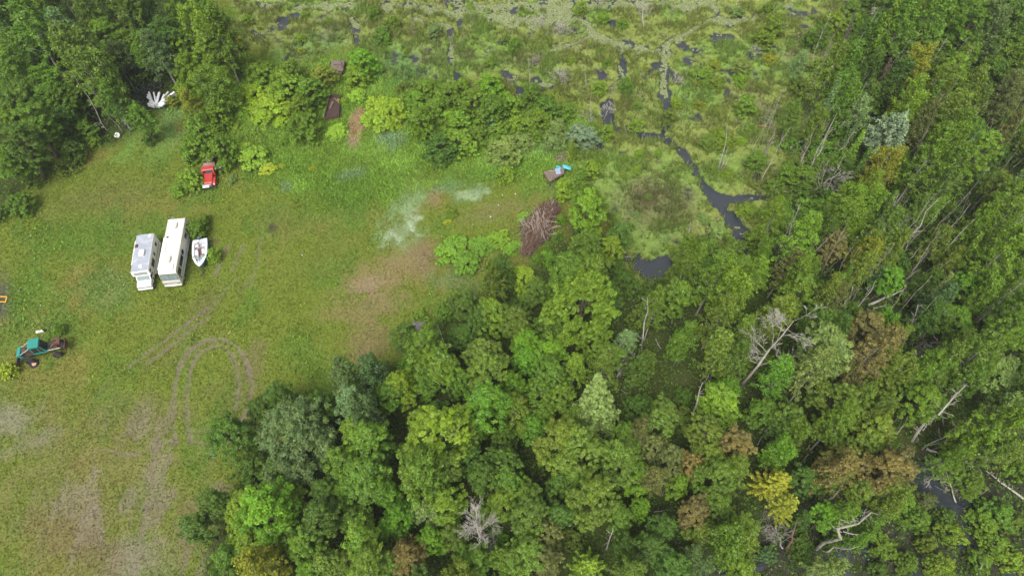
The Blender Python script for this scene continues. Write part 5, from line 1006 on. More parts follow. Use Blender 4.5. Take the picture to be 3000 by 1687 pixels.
def camper():
    f = (P(*z1(160, 1000), 2.85) + P(*z1(440, 1010), 2.85)) / 2; b = (P(*z1(262, 460), 2.85) + P(*z1(515, 430), 2.85)) / 2
    d = f - b; L = d.length; d.normalize(); c = b + d * (L / 2); o = empty('camper_van', (c.x, c.y, hz(c.x, c.y) + .02), rot_of(f, b)); y0, y1 = -L / 2, L / 2; W = 1.17
    prof = [(y0, .5), (y0 - .02, 2.85), (y1 + .05, 2.85), (y1 + .22, 2.05), (y1 + .05, 1.88), (y1 - .9, 1.82), (y1 - .95, .5)]
    MB().prism(prof, 'x', -W, W).build('body', MW, o, bevel=.04)
    MB().box((0, 0, 2.865), (2.2, L - .04, .025)).build('roof', MROOF, o)
    MB().prism([(y1 + .085, 2.68), (y1 + .185, 2.22), (y1 + .195, 2.22), (y1 + .095, 2.68)], 'x', -.88, .88).build('overcab_window', MGREY, o)
    cab = [(y1 - .98, .5), (y1 - .98, 1.84), (y1 + .10, 1.84), (y1 + .52, 1.32), (y1 + 1.28, 1.16), (y1 + 1.36, 1.05), (y1 + 1.38, .5)]
    MB().prism(cab, 'x', -.95, .95).build('cab', MW, o, bevel=.06)
    MB().prism([(y1 + .13, 1.83), (y1 + .50, 1.37), (y1 + .51, 1.38), (y1 + .14, 1.84)], 'x', -.82, .82).build('windscreen', MSHIELD, o)
    MB().box((0, y1 + 1.385, .90), (1.75, .03, .24)).build('grille', MGREY, o)
    for s in (-.78, .78): MB().box((s, y1 + 1.392, .9), (.22, .04, .16)).build('headlight', MCHR, o)
    MB().prism([(-1, y1 + 1.36), (-.95, y1 + 1.50), (.95, y1 + 1.50), (1, y1 + 1.36)], 'z', .48, .66).build('bumper', MW, o, bevel=.02)
    MB().box((0, y1 + .9, 1.30), (1.2, .05, .03)).build('bonnet_scoop', MGREY, o)
    yl = lambda t: y0 + t * L
    for sx in (-1, 1):
        for a, bb, za, zb in ((.15, .24, 1.7, 2.2), (.44, .50, 1.7, 2.25), (.60, .80, 1.55, 2.3), (.91, .97, 2.2, 2.55)):
            wf = MB().box((sx * (W + .003), (yl(a) + yl(bb)) / 2, (za + zb) / 2), (.03, yl(bb) - yl(a) + .08, zb - za + .08)).build('window', MGREY, o)
            MB().box((sx * (W + .013), (yl(a) + yl(bb)) / 2, (za + zb) / 2), (.03, yl(bb) - yl(a) - .03, zb - za - .03)).build('pane', MGLASS, wf)
        MB().prism([(y1 - .75, 1.25), (y1 - .75, 1.72), (y1 + .08, 1.72), (y1 + .38, 1.25)], 'x', sx * .955 - .01, sx * .955 + .01).build('cab_window', MGLASS, o)
        MB().box((sx * (W + .01), 0, 1.2), (.015, L - .5, .12)).build('side_stripe', MGREY, o)
        wheel('wheel', o, (sx * 1.02, yl(.25), .38), .40, .24); wheel('wheel', o, (sx * .93, y1 + .85, .38), .40, .24)
        m = MB().tube((sx * .95, y1 + .3, 1.45), (sx * 1.25, y1 + .4, 1.45), .02).build('mirror', MBLK, o); MB().box((sx * 1.28, y1 + .4, 1.4), (.1, .06, .3)).build('mirror_head', MBLK, m)
    MB().prism([(-.36, yl(.47)), (-.32, yl(.45)), (.32, yl(.45)), (.36, yl(.47)), (.36, yl(.60)), (.3, yl(.615)), (-.3, yl(.615)), (-.36, yl(.60))], 'z', 2.87, 3.16).build('roof_air_conditioner', MCREAM, o, bevel=.05)
    MB().box((-.72, yl(.06), 2.93), (.42, .42, .09)).build('roof_vent', MW, o, bevel=.03)
    MB().box((-.05, yl(.88), 2.93), (.42, .42, .09)).build('roof_vent', MW, o, bevel=.03)
    MB().box((.92, yl(.31), 2.94), (.36, .5, .12)).build('rusty_vent', MRUST, o, bevel=.02)
    MB().tube((W + .08, yl(.15), 2.75), (W + .08, yl(.8), 2.75), .06, n=8).build('awning', MW, o)
    ld = MB(); [ld.tube((x, y0 - .16, .8), (x, y0 - .16, 3.0), .018) for x in (.45, .85)]; [ld.tube((.45, y0 - .16, z), (.85, y0 - .16, z), .014) for z in (.9, 1.3, 1.7, 2.1, 2.5, 2.9)]; ld.build('ladder', MCHR, o)
    rr = MB(); [rr.box((s * 1.10, 0, 2.888), (.05, L - .1, .03)) for s in (-1, 1)]; [rr.box((0, yl(t), 2.880), (2.1, .035, .014)) for t in (.2, .4, .7, .82)]; rr.build('roof_seams', mat('roof_sealant', (.5, .52, .56), .5), o)
    tag(o, 'shorter white camper with grey metal roof and sleeping space over the cab', 'camper')
camper()

def boat():
    st = (P(*z1(1105, 545), 1.15) + P(*z1(1335, 510), 1.15)) / 2; bow = P(*z1(1213, 938), 1.25)
    d = bow - st; L = d.length; d.normalize(); c = st + d * (L / 2); rz = rot_of(bow, st); g = hz(c.x, c.y)
    tr = empty('boat_trailer', (c.x, c.y, g), rz)
    t = MB(); [t.tube((s * .7, -L / 2 + .1, .42), (s * .5, L * .25, .42), .045, n=6) for s in (-1, 1)]; [t.tube((s * .5, L * .25, .42), (0, L / 2 + .7, .45), .045, n=6) for s in (-1, 1)]
    [t.tube((-.8, y, .42), (.8, y, .42), .04, n=6) for y in (-L * .35, -.1)]; t.build('frame', MDK, tr)
    MB().tube((0, L / 2 + .55, .1), (0, L / 2 + .55, .8), .035, n=6).build('jack', MCHR, tr); MB().box((0, L / 2 + .9, .47), (.10, .34, .08)).build('coupler', MDK, tr)
    for s in (-1, 1): wheel('wheel', tr, (s * .98, -.25, .28), .29, .17)
    tag(tr, 'dark metal trailer under the white and blue speedboat', 'trailer')
    o = empty('speedboat', (c.x, c.y, g + .45), rz)
    # sections: y, half beam at deck, deck z, chine half, chine z, keel z
    S = [(-L / 2, .98, .82, .97, .22, .05), (-L * .25, 1.03, .84, 1.01, .22, .03), (0, 1.02, .86, .99, .24, .02), (L * .2, .88, .89, .82, .30, .04), (L * .36, .56, .92, .48, .42, .14), (L * .46, .24, .94, .16, .60, .36), (L / 2, .02, .92, .01, .82, .72)]
    vs = []; fs = []
    for (y, bw, dz, cw, cz, kz) in S: vs += [(-bw, y, dz), (-cw, y, cz), (0, y, kz), (cw, y, cz), (bw, y, dz)]
    for i in range(len(S) - 1):
        for k in range(4): fs.append((i * 5 + k, i * 5 + k + 1, (i + 1) * 5 + k + 1, (i + 1) * 5 + k))
    fs.append((0, 1, 2, 3, 4)); MB().add(vs, fs).build('hull', MBLUE, o)
    st_ = MB(); v2 = []; f2 = []
    for (y, bw, dz, *_r) in S: v2 += [(-bw - .015, y, dz - .05), (-bw - .015, y, dz), (bw + .015, y, dz), (bw + .015, y, dz - .05)]
    for i in range(len(S) - 1):
        a = i * 4; b_ = a + 4; f2 += [(a, a + 1, b_ + 1, b_), (a + 2, a + 3, b_ + 3, b_ + 2)]
    f2 += [(0, 1, 2, 3)]; st_.add(v2, f2).build('rub_band', MW, o)
    # deck ring with cockpit and bow openings, inner tub
    inn = [(-L / 2 + .35, .72), (-L * .25, .76), (0, .76), (L * .18, .62), (L * .31, .38), (L * .37, .18)]
    v3 = []; f3 = []
    def half(y):
        for i in range(len(S) - 1):
            if S[i][0] <= y <= S[i + 1][0]:
                w = (y - S[i][0]) / (S[i + 1][0] - S[i][0]); return S[i][1] * (1 - w) + S[i + 1][1] * w, S[i][2] * (1 - w) + S[i + 1][2] * w
    for (y, iw) in inn: bw, dz = half(y); v3 += [(-bw - .02, y, dz + .02), (-iw, y, dz + .03), (iw, y, dz + .03), (bw + .02, y, dz + .02), (-iw, y, .35), (iw, y, .35)]
    for i in range(len(inn) - 1):
        a = i * 6; b_ = a + 6; f3 += [(a, a + 1, b_ + 1, b_), (a + 2, a + 3, b_ + 3, b_ + 2), (a + 1, a + 4, b_ + 4, b_ + 1), (a + 5, a + 2, b_ + 2, b_ + 5)]
    n = len(v3); f3 += [(1, 4, 5, 2), (n - 5, n - 2, n - 1, n - 4)]
    k = len(v3); v3 += [(-1.0, -L / 2, .80), (1.0, -L / 2, .80)]; f3 += [(0, 1, 2, 3, k + 1, k)]
    kk = len(v3); bw5, dz5 = .22, .93; v3 += [(-.24, L * .46, .93), (.24, L * .46, .93), (0, L / 2 + .02, .95)]; f3 += [(n - 6, n - 5, n - 4, n - 3, kk + 1, kk + 2, kk)]
    MB().add(v3, f3).build('deck', MW, o)
    vf = [(-iw, y, .36) for y, iw in inn] + [(iw, y, .36) for y, iw in reversed(inn)]; MB().add(vf, [tuple(range(len(vf)))]).build('cockpit_floor', MGREY, o)
    MB().box((.12, -L * .10, .375), (.55, 1.5, .02)).build('maroon_mat', MMAR, o)
    for s in (-1, 1):
        a = MB().box((s * .48, -L * .31, .52), (.5, .42, .3)).box((s * .55, -L * .40, .68), (.42, .12, .3)).build('stern_seat', MVIN, o, bevel=.03)
        q = MB().box((s * .46, -.1, .56), (.44, .62, .36)).box((s * .46, -.42, .80), (.44, .12, .42)).build('seat', MVIN, o, bevel=.04)
        MB().box((s * .44, L * .13, .62), (.52, .26, .5)).build('console', MW, o, bevel=.03)
        w = MB().box((s * .50, L * .165, 1.02), (.62, .03, .28), (20, 0, -s * 10)).build('windscreen', MSHIELD, o)
    MB().prism([(-.5, L * .22), (.5, L * .22), (.33, L * .33), (-.33, L * .33)], 'z', .40, .60).build('bow_seat', MVIN, o, bevel=.03)
    MB().box((.05, L * .26, .63), (.16, .22, .05), (0, 0, 35)).build('blue_cushion', MBLUE, o)
    MB().torus((-.46, L * .07, .9), .16, .018, (60, 0, 0), 14, 5).build('steering_wheel', MBLK, o)
    e = MB().ball((0, -L / 2 - .05, 1.08), (.27, .33, .32), 14, 9).build('outboard_motor', MNAVY, o, smooth=True)
    MB().box((0, -L / 2 - .12, .55), (.16, .22, .9)).box((0, -L / 2 - .28, .05), (.1, .3, .06)).build('motor_leg', MNAVY, e); MB().box((0, -L / 2 + .22, .78), (.6, .3, .28)).build('motor_well', MVIN, o, bevel=.03)
    tag(o, 'white and blue open speedboat with outboard motor beside the long motorhome', 'boat')
boat()

# skidder --------------------------------------------------------------
def z2(x, y): return x / 4.2616, 780 + y / 4.2616
def skidder():
    a = P(*z2(265, 1105), .8); b = P(*z2(800, 985), .8); d = b - a; L = d.length; d.normalize(); c = (a + b) / 2; rz = math.atan2(d.y, d.x)
    o = empty('log_skidder', (c.x, c.y, hz(c.x, c.y)), rz); x0, x1 = -L / 2, L / 2    # -x: blade and engine, +x: arch
    fr = MB().box((x0 + L * .26, 0, .95), (L * .50, 1.0, .35)).box((x0 + L * .78, 0, .95), (L * .44, .75, .32)).tube((x0 + L * .53, 0, .5), (x0 + L * .53, 0, 1.4), .2, n=10); fr.build('frame', MDK, o)
    cx = x0 + L * .50
    # cab: tapering up to a teal roof, glass sides
    base = [(cx - .75, -.68), (cx + .95, -.68), (cx + .95, .68), (cx - .75, .68)]; top = [(cx - .70, -.62), (cx + .45, -.62), (cx + .45, .62), (cx - .70, .62)]
    vs = [(x, y, 1.15) for x, y in base] + [(x, y, 2.72) for x, y in top]
    MB().add(vs, [(0, 1, 5, 4), (1, 2, 6, 5), (2, 3, 7, 6), (3, 0, 4, 7), (4, 5, 6, 7)]).build('cab', MTEAL, o, bevel=.04)
    MB().box((cx - .12, 0, 2.78), (1.30, 1.40, .10)).build('cab_roof', MTEAL, o, bevel=.03)
    MB().add([(cx + .905, -.56, 1.28), (cx + .905, .56, 1.28), (cx + .535, .52, 2.58), (cx + .535, -.52, 2.58)], [(0, 1, 2, 3)]).build('rear_window', MGLASS, o)
    for s in (-1, 1):
        MB().add([(cx - .62, s * .69, 1.5), (cx + .1, s * .69, 1.5), (cx + .06, s * .645, 2.5), (cx - .58, s * .645, 2.5)], [(0, 1, 2, 3)]).build('side_window', MGLASS, o)
        MB().add([(cx + .2, s * .69, 1.5), (cx + .72, s * .69, 1.5), (cx + .42, s * .645, 2.5), (cx + .16, s * .645, 2.5)], [(0, 1, 2, 3)]).build('side_window', MGLASS, o)
        MB().tube((cx - .72, s * .62, 2.6), (x0 + .35, s * .55, 1.62), .06, n=7).build('guard_bar', MGREY, o)
    MB().box((x0 + .22, 0, 1.35), (.5, 1.35, .75), (0, -12, 0)).build('radiator_housing', MTEAL, o, bevel=.05)
    MB().box((x0 + L * .21, 0, 1.45), (1.2, .6, .5)).tube((x0 + L * .2, .15, 1.7), (x0 + L * .2, .15, 2.1), .06, n=8).tube((x0 + L * .12, -.15, 1.75), (x0 + L * .27, -.15, 1.72), .12, n=8).build('engine', MRUST, o)
    MB().prism([(x0 - .55, .25), (x0 - .42, .25), (x0 - .32, 1.0), (x0 - .45, 1.0)], 'y', -1.15, 1.15).build('blade', MDK, o)
    for s in (-1, 1):
        MB().tube((x0 - .4, s * .6, .6), (x0 + 1.0, s * .6, .9), .06).build('blade_arm', MDK, o)
        wheel('wheel', o, (x0 + L * .20, s * 1.05, .45), .62, .42, MDK, 'y'); wheel('wheel', o, (x0 + L * .83, s * .95, .42), .60, .40, MRUST, 'y')
    ar = MB(); [ar.path([(x0 + L * .68, s * .35, 1.1), (x0 + L * .86, s * .45, 2.1), (x1 + .1, s * .35, 2.2)], [.1, .1, .08], 6) for s in (-1, 1)]; ar.tube((x1 + .1, -.6, 2.2), (x1 + .1, .6, 2.2), .1).box((x0 + L * .84, 0, 1.35), (.8, .9, .5)).build('logging_arch', MRUST, o)
    MB().tube((x1 - .2, -.35, 1.9), (x1 - .2, .35, 1.9), .22, n=12).build('winch_drum', MRUST, o); MB().box((x1 + .25, 0, 1.0), (.12, 1.5, 1.0), (0, 12, 0)).build('butt_plate', MRUST, o)
    MB().tube((x0 + L * .62, -.55, 1.3), (x1 - .1, -.7, 1.5), .06).build('hydraulic_line', mat('pale_hose', (.45, .42, .36), .6), o)
    tag(o, 'old log skidder with teal cab and rusty arch in the grass', 'skidder')
    p = P(*z2(415, 1212), .25); w = empty('spare_wheel', (p.x, p.y, hz(p.x, p.y) + .16)); w.rotation_euler = (.25, .1, .3)
    MB().torus((0, 0, 0), .40, .16, (0, 0, 0), 24, 8).build('tyre', MBLK, w, smooth=True); MB().tube((0, 0, -.08), (0, 0, .06), .29, n=18).build('rim', mat('orange_rust_rim', (.52, .30, .18), .8, var=.3, scale=5), w); tag(w, 'loose tyre with orange rusted rim lying below the skidder', 'wheel')
    p = P(*z2(505, 805), .2); MBm = MB(); MBm.box((-.35, -.12, .12), (.42, .3, .2), (5, 10, 25)).box((.15, .02, .12), (.45, .25, .22), (0, -8, 10)); j = MBm.build('scrap_sheet', MW); j.location = (p.x, p.y, hz(p.x, p.y)); tag(j, 'crumpled white sheet metal lying above the skidder', 'scrap')
    p = P(*z2(545, 795), .2); j = MB().ball((0, 0, .15), (.25, .2, .18)).build('rubbish_bag', MBLK); j.location = (p.x, p.y, hz(p.x, p.y)); tag(j, 'small black bag beside the white sheet above the skidder', 'bag')
    p = P(*z2(5, 405), .5); yb = MB(); yb.box((0, .35, .5), (1.5, .09, .12), (0, 0, -4)).box((0, -.35, .3), (1.5, .09, .12), (0, 0, -4)).box((.75, 0, .4), (.1, .78, .14), (10, 0, 0)); y = yb.build('yellow_frame', MYEL); y.location = (p.x, p.y, hz(p.x, p.y)); tag(y, 'yellow steel frame end resting on the dark dirt patch', 'frame')
skidder()

# red truck -------------------------------------------------------------
def z3(x, y): return 480 + x / 6.779, 420 + y / 6.779
def truck():
    f = P(*z3(890, 830), .9); b = P(*z3(880, 470), 1.6); c = (f + b) / 2; rz = rot_of((f.x, f.y, 0), (b.x, b.y, 0))
    o = empty('red_truck', (c.x, c.y, hz(c.x, c.y)), rz); L = (Vector((f.x, f.y)) - Vector((b.x, b.y))).length; y1 = L / 2; y0 = -L / 2
    # hood + fenders
    MB().prism([(y0 + .9, .55), (y0 + .9, 1.35), (y1 - .25, 1.22), (y1 - .05, 1.1), (y1, .6)], 'x', -.62, .62).build('bonnet', MRED, o, bevel=.09)
    for s in (-1, 1):
        MB().prism([(y1 - 1.55, .5), (y1 - 1.5, .95), (y1 - 1.1, 1.08), (y1 - .35, 1.08), (y1 - .05, .95), (y1 - .02, .55)], 'x', s * .60 if s > 0 else -1.02, 1.02 if s > 0 else -.60).build('fender', MRED, o, bevel=.08)
        h = MB().ball((s * .82, y1 + .0, .88), (.13, .08, .13)).build('headlight', MW, o, smooth=True)
        wheel('wheel', o, (s * .85, y1 - .75, .40), .42, .22)
    MB().prism([(y0, .6), (y0 - .02, 1.7), (y0 + .08, 1.88), (y0 + .75, 1.88), (y0 + .88, 1.76), (y0 + 1.12, 1.36), (y0 + 1.2, .6)], 'x', -.92, .92).build('cab', MRED, o, bevel=.07)
    MB().prism([(y0 + .905, 1.74), (y0 + 1.11, 1.40), (y0 + 1.125, 1.40), (y0 + .92, 1.75)], 'x', -.74, .74).build('windscreen', MGLASS, o)
    for s in (-1, 1): MB().box((s * .925, y0 + .5, 1.55), (.02, .62, .34)).build('side_window', MGLASS, o)
    MB().box((.2, y1 + .04, .78), (1.2, .10, .5)).build('grille', MCHR, o, bevel=.03); MB().box((.35, y1 + .28, .95), (1.0, .45, .06), (-18, 0, 0)).build('loose_panel', MCHR, o, bevel=.015)
    MB().box((0, y1 + .22, .45), (2.0, .14, .2)).build('bumper', MDK, o)
    MB().box((0, y0 - 1.3, .75), (.9, 3.2, .18)).build('chassis', MRUST, o)
    bd = MB(); [bd.box((0, y0 - .28 - .17 * i, 1.32 + .012 * i), (1.75, .16, .05), (3, 0, 0)) for i in range(5)]; bd.build('flatbed_boards', MPINK, o)
    MB().box((-.05, y0 - 2.0, 1.05), (1.1, 1.6, .9)).build('rusty_box', MRUST, o, bevel=.04)
    for s in (-1, 1): wheel('wheel', o, (s * .85, y0 - 1.9, .42), .44, .25)
    tag(o, 'old red truck with pinkish flatbed half hidden by olive bushes', 'truck')
    p = P(*z3(1085, 410), .8); k = MB().prism([(-.5, -.5), (.45, -.55), (.6, .25), (.1, .6), (-.4, .4)], 'z', 0, .45).build('metal_cowling', MW, bevel=.12); k.location = (p.x, p.y, .25); k.rotation_euler = (.25, -.2, .3); tag(k, 'dented white metal cowling behind the red truck', 'scrap')
truck()

def heap_of_pipes():
    c = P(462, 305, .6); R = random.Random(3); g = hz(c.x, c.y); mp = mat('white_plastic', (.92, .92, .93), .4, var=.06)
    for i in range(26):
        a = math.radians(90 + (i - 12.5) * 7.5 + R.uniform(-3, 3)); l = R.uniform(1.9, 3.1) if 5 < i < 20 else R.uniform(.6, 1.0); base = Vector((R.uniform(-.5, .5) + math.cos(a) * .5, R.uniform(-.9, -.5) + math.sin(a) * .3, R.uniform(.3, 1.1)))
        e = base + Vector((math.cos(a) * l, math.sin(a) * l, R.uniform(.1, .7)))
        m = MB().tube((0, 0, 0), e - base, R.uniform(.14, .2), R.uniform(.14, .2), 9); o = m.build('plastic_pipe', mp, smooth=False); o.location = (c.x + base.x, c.y + base.y, g + base.z)
        tag(o, 'white plastic pipe in the fan shaped heap beside the tyres', 'pipe', 'white plastic pipes in the heap')
heap_of_pipes()
def tyres():
    R = random.Random(8); mt = mat('dull_tyre_rubber', (.045, .047, .052), .75, var=.4, scale=3)
    spots = [(1630, 515, .62, 8, 5, 'large grey-rimmed tyre lying on top of the dark heap'), (1490, 440, .5, 12, 20, ''), (1505, 530, .45, 30, -10, ''), (1790, 400, .55, 20, 25, 'tyre at the shaded back of the heap'), (1600, 600, .5, 10, -12, ''), (1500, 660, .4, 40, 10, ''), (1560, 700, .45, 5, -20, ''),
             (1500, 740, .42, 15, 5, ''), (1420, 600, .45, 10, -30, ''), (1215, 835, .55, 5, 8, 'upper tyre of the stack by the sapling'), (1230, 890, .55, 0, 0, 'lower tyre of the stack by the sapling'), (1205, 945, .5, 25, 10, 'tilted tyre leaning against the stack by the sapling'), (1250, 1040, .45, 10, -10, 'tyre half hidden in the shade below the stack'), (1680, 450, .5, 15, 12, ''), (1420, 500, .5, -15, 12, ''), (1700, 640, .4, 35, 0, ''), (1330, 1130, .42, 8, 8, 'last tyre at the grass edge of the heap')]
    for (x, y, r, a, b, lab) in spots:
        u, v = 150 + x / 5.724, 180 + y / 5.724; z = .35 + R.random() * .3; p = P(u, v, z)
        o = MB().torus((0, 0, 0), r, r * .26, (0, 0, 0), 26, 8).build('tyre', mt, smooth=True); o.location = (p.x, p.y, hz(p.x, p.y) + z); o.rotation_euler = (math.radians(a), math.radians(b), 0)
        tag(o, lab or 'black tyre tumbled in the dark heap behind the white pipes', 'tyre', 'old tyres in the dark heap')
    # the clearing's dark litter floor is in PATCH, shade painted into its colour
tyres()
def junk():
    def zz(x, y): return 150 + x / 5.724, 180 + y / 5.724
    def at(x, y, z=.3): p = P(*zz(x, y), z); return (p.x, p.y, hz(p.x, p.y))
    o = MB().prism([(-.25, -.2), (.25, -.2), (.3, .2), (-.2, .22)], 'z', 0, .5).build('plastic_crate', mat('faded_red_plastic', (.50, .12, .07), .6), bevel=.03); o.location = at(660, 1040); tag(o, 'faded red crate under the leaning birches', 'crate')
    o = MB().prism([(-.3, -.25), (.3, -.25), (.28, .25), (-.28, .25)], 'z', 0, .55).build('metal_box', MBB, bevel=.03); o.location = at(755, 1060); tag(o, 'pale blue-grey box next to the red crate', 'box')
    o = MB().prism([(-.18, -.2), (.2, -.2), (.18, .2), (-.2, .2)], 'z', 0, .45).build('wooden_box', mat('tan_box', (.40, .29, .14), .7), bevel=.02); o.location = at(815, 1055); tag(o, 'small tan box at the foot of the leaning birch', 'box')
    o = MB().prism([(-.9, -.7), (.9, -.6), (.85, .7), (-.85, .6)], 'z', 0, .15).build('black_sheeting', MBLK, bevel=.05); o.location = at(800, 1120, .1); o.rotation_euler = (.05, .04, .2); tag(o, 'black plastic sheeting spread under the birches', 'sheeting')
    p = P(345, 398, .25); b = empty('white_bucket', (p.x, p.y, hz(p.x, p.y))); MB().tube((0, 0, 0), (0, 0, .42), .26, .32, 16).build('bucket', MW, b); MB().torus((0, 0, .42), .32, .025, (0, 0, 0), 18, 5).build('rim', MW, b); b.rotation_euler = (.3, .1, 0); b.scale = (1.3, 1.3, 1.3); tag(b, 'white bucket lying at the grass edge below the birches', 'bucket')
    p = P(zz(865, 1105)[0], zz(865, 1105)[1], .3); o = MB().tube((-.3, .08, .3), (.35, -.1, .3), .07, n=8).build('plastic_pipe', MW); o.location = (p.x, p.y, hz(p.x, p.y)); tag(o, 'short white pipe beside the leaning birch foot', 'pipe')
    p = P(zz(1640, 830)[0], zz(1640, 830)[1], .2); o = MB().tube((-.5, 0, .2), (.5, .05, .2), .04, n=6).build('wooden_pole', deadm); o.location = (p.x, p.y, hz(p.x, p.y)); tag(o, 'thin pale stick lying below the white pipe heap', 'stick')
junk()

def flat_deck(name, corners, z, m, nb, label, cat, wheels=True, posts=()):
    """plank platform from four picture corners: far-left, far-right, near-right, near-left"""
    c4 = [P(u, v, z) for u, v in corners]; c = sum(c4, Vector()) / 4; o = empty(name, (c.x, c.y, 0)); g = hz(c.x, c.y)
    a, b, d, e = [q - Vector((c.x, c.y, 0)) for q in c4]
    mb = MB()
    for i in range(nb):
        t0, t1 = i / nb + .006, (i + 1) / nb - .006; dz = random.uniform(-.012, .012)
        q = [a.lerp(b, t0), a.lerp(b, t1), e.lerp(d, t1), e.lerp(d, t0)]
        vs = [(w.x, w.y, w.z + dz) for w in q] + [(w.x, w.y, w.z + dz - .06) for w in q]
        mb.add(vs, [(0, 1, 2, 3), (7, 6, 5, 4), (0, 4, 5, 1), (1, 5, 6, 2), (2, 6, 7, 3), (3, 7, 4, 0)])
    mb.build('deck_boards', m, o)
    fr = MB()
    for s, t in ((a, b), (b, d), (d, e), (e, a)): fr.tube((s.x, s.y, z - .12), (t.x, t.y, z - .12), .06, n=4)
    fr.build('frame', MRUST, o)
    lg = MB()
    for s in (a, b, d, e):
        s2 = s * .93; MB().tube((s2.x, s2.y, g - .1), (s2.x, s2.y, z - .1), .06, n=5).build('leg', MDK, o)
    return o, a, b, d, e
def decks():
    def k5(x, y): return 900 + x / 4.5286, 150 + y / 4.5286
    o, *_ = flat_deck('flatbed_deck', [k5(325, 125), k5(500, 122), k5(470, 262), k5(305, 270)], 1.0, MWOOD, 9, '', '')
    mb = MB(); w = P(*k5(385, 290), .55); mb.box((0, 0, 0), (1.75, .5, .10), (12, 0, 0)); t = mb.build('tailboard', MWOOD, o); t.location = (w.x - o.location.x, w.y - o.location.y, .55)
    q = P(*k5(470, 215), 1.05); q2_ = P(*k5(435, 108), 1.7); MB().tube(q - o.location, q2_ - o.location, .045, n=6).build('stake', MDK, o); q = P(*k5(350, 178), 1.1); q3 = P(*k5(460, 175), 1.15); MB().tube(q - o.location, q3 - o.location, .04, n=6).build('rail', MRUST, o)
    tag(o, 'rusty grey flatbed deck with one leaning stake among far bushes', 'flatbed')
    # scrap trailer
    cs = [k5(300, 590), k5(435, 580), k5(420, 850), k5(225, 880)]; z = .9; c4 = [P(u, v, z) for u, v in cs]; c = sum(c4, Vector()) / 4; t = empty('scrap_trailer', (c.x, c.y, 0)); g = hz(c.x, c.y); L4 = [q - Vector((c.x, c.y, 0)) for q in c4]
    MB().add([(q.x, q.y, .6) for q in L4], [(0, 1, 2, 3)]).build('bed', mat('dark_rust', (.055, .032, .026), .9, var=.4, scale=4), t)
    sd = MB()
    for i in range(4):
        p, q = L4[i], L4[(i + 1) % 4]; sd.add([(p.x, p.y, .3), (q.x, q.y, .3), (q.x, q.y, .95), (p.x, p.y, .95)], [(0, 1, 2, 3)])
        m = (p + q) / 2; sd.tube((p.x, p.y, .95), (q.x, q.y, .95), .04, n=4)
    sd.build('side_walls', mat('brown_rust', (.085, .05, .04), .9, var=.4, scale=4), t); w1, w2 = L4[3], L4[2]
    for s in (L4[0].lerp(L4[3], .6), L4[1].lerp(L4[2], .6)): wheel('wheel', t, (s.x, s.y, .38), .36, .2)
    MB().tube((L4[3].x, L4[3].y, .9), (L4[3].x - .25, L4[3].y + .7, 1.0), .035).build('pale_bar', MCHR, t)
    tag(t, 'brown rusted open trailer box filled with scrap in the bushes', 'trailer')
    R = random.Random(4)
    for i, (lab, nm) in enumerate((('bent rusty pipe on the far end of the scrap trailer', 'scrap_pipe'), ('crossed iron bar in the middle of the scrap trailer', 'iron_bar'), ('twisted strut lying low in the scrap trailer', 'scrap_strut'), ('short pipe stub poking up from the scrap trailer', 'pipe_stub'))):
        ctr = (L4[0] + L4[1] + L4[2] + L4[3]) / 4 + Vector((R.uniform(-.5, .4), R.uniform(0, 1.6), 0)); a_ = R.uniform(0, 3.1); l = 1.3 if i < 3 else .5
        j = MB().path([(-math.cos(a_) * l / 2, -math.sin(a_) * l / 2, 0), (0, .1, .15), (math.cos(a_) * l / 2, math.sin(a_) * l / 2, .2)], [.07, .08, .05], 6).build(nm, mat('pale_rust', (.22, .13, .09), .8)); j.location = (c.x + ctr.x, c.y + ctr.y, .7); tag(j, lab, 'scrap')
    # plank deck with tarps
    def k6(x, y): return 1450 + x / 4.39, 450 + y / 4.39
    o, *_ = flat_deck('plank_deck', [k6(620, 240), k6(900, 160), k6(885, 255), k6(705, 360)], 1.3, MWOOD, 11, '', '')
    tag(o, 'raised brown plank deck at the marsh edge beside a cone shaped evergreen', 'deck')
    p = P(*k6(812, 228), 1.45); b = MB().box((0, 0, 0), (.75, 1.15, .07)).build('blue_grey_board', MBB); b.location = (p.x, p.y, 1.42); b.rotation_euler = (.03, .02, .14); tag(b, 'blue-grey board lying on the plank deck', 'board')
    p = P(*k6(735, 222), 1.4); b = MB().box((0, 0, 0), (1.1, .07, .06)).build('pale_lath', deadm); b.location = (p.x, p.y, 1.38); b.rotation_euler = (0, 0, .08); tag(b, 'thin pale lath lying across the plank deck', 'lath')
    R = random.Random(6)
    for (x, y, s, zt, lab) in ((820, 180, .38, 1.38, 'small bunched cyan tarp on the plank deck'), (925, 178, .62, 1.25, 'larger crumpled cyan tarp beyond the deck by the evergreen')):
        p = P(*k6(x, y), zt); vs = []; fs = []; n = 9
        for i in range(n):
            for j in range(n): a_, b_ = (i / (n - 1) - .5) * 2, (j / (n - 1) - .5) * 2; vs.append((a_ * s * (1 + R.uniform(-.12, .12)), b_ * s * .6 + a_ * -.2, .22 * (1 - a_ * a_) * (1 - b_ * b_) + R.uniform(-.04, .07)))
        for i in range(n - 1):
            for j in range(n - 1): fs.append((i * n + j, (i + 1) * n + j, (i + 1) * n + j + 1, i * n + j + 1))
        t = MB().add(vs, fs).build('tarp', MCYAN); t.location = (p.x, p.y, zt); s_ = t.modifiers.new('thick', 'SOLIDIFY'); s_.thickness = .02; tag(t, lab, 'tarp', 'cyan tarps')
    # weathered wagon deck
    def k8(x, y): return 1180 + x / 10.35, 880 + y / 10.35
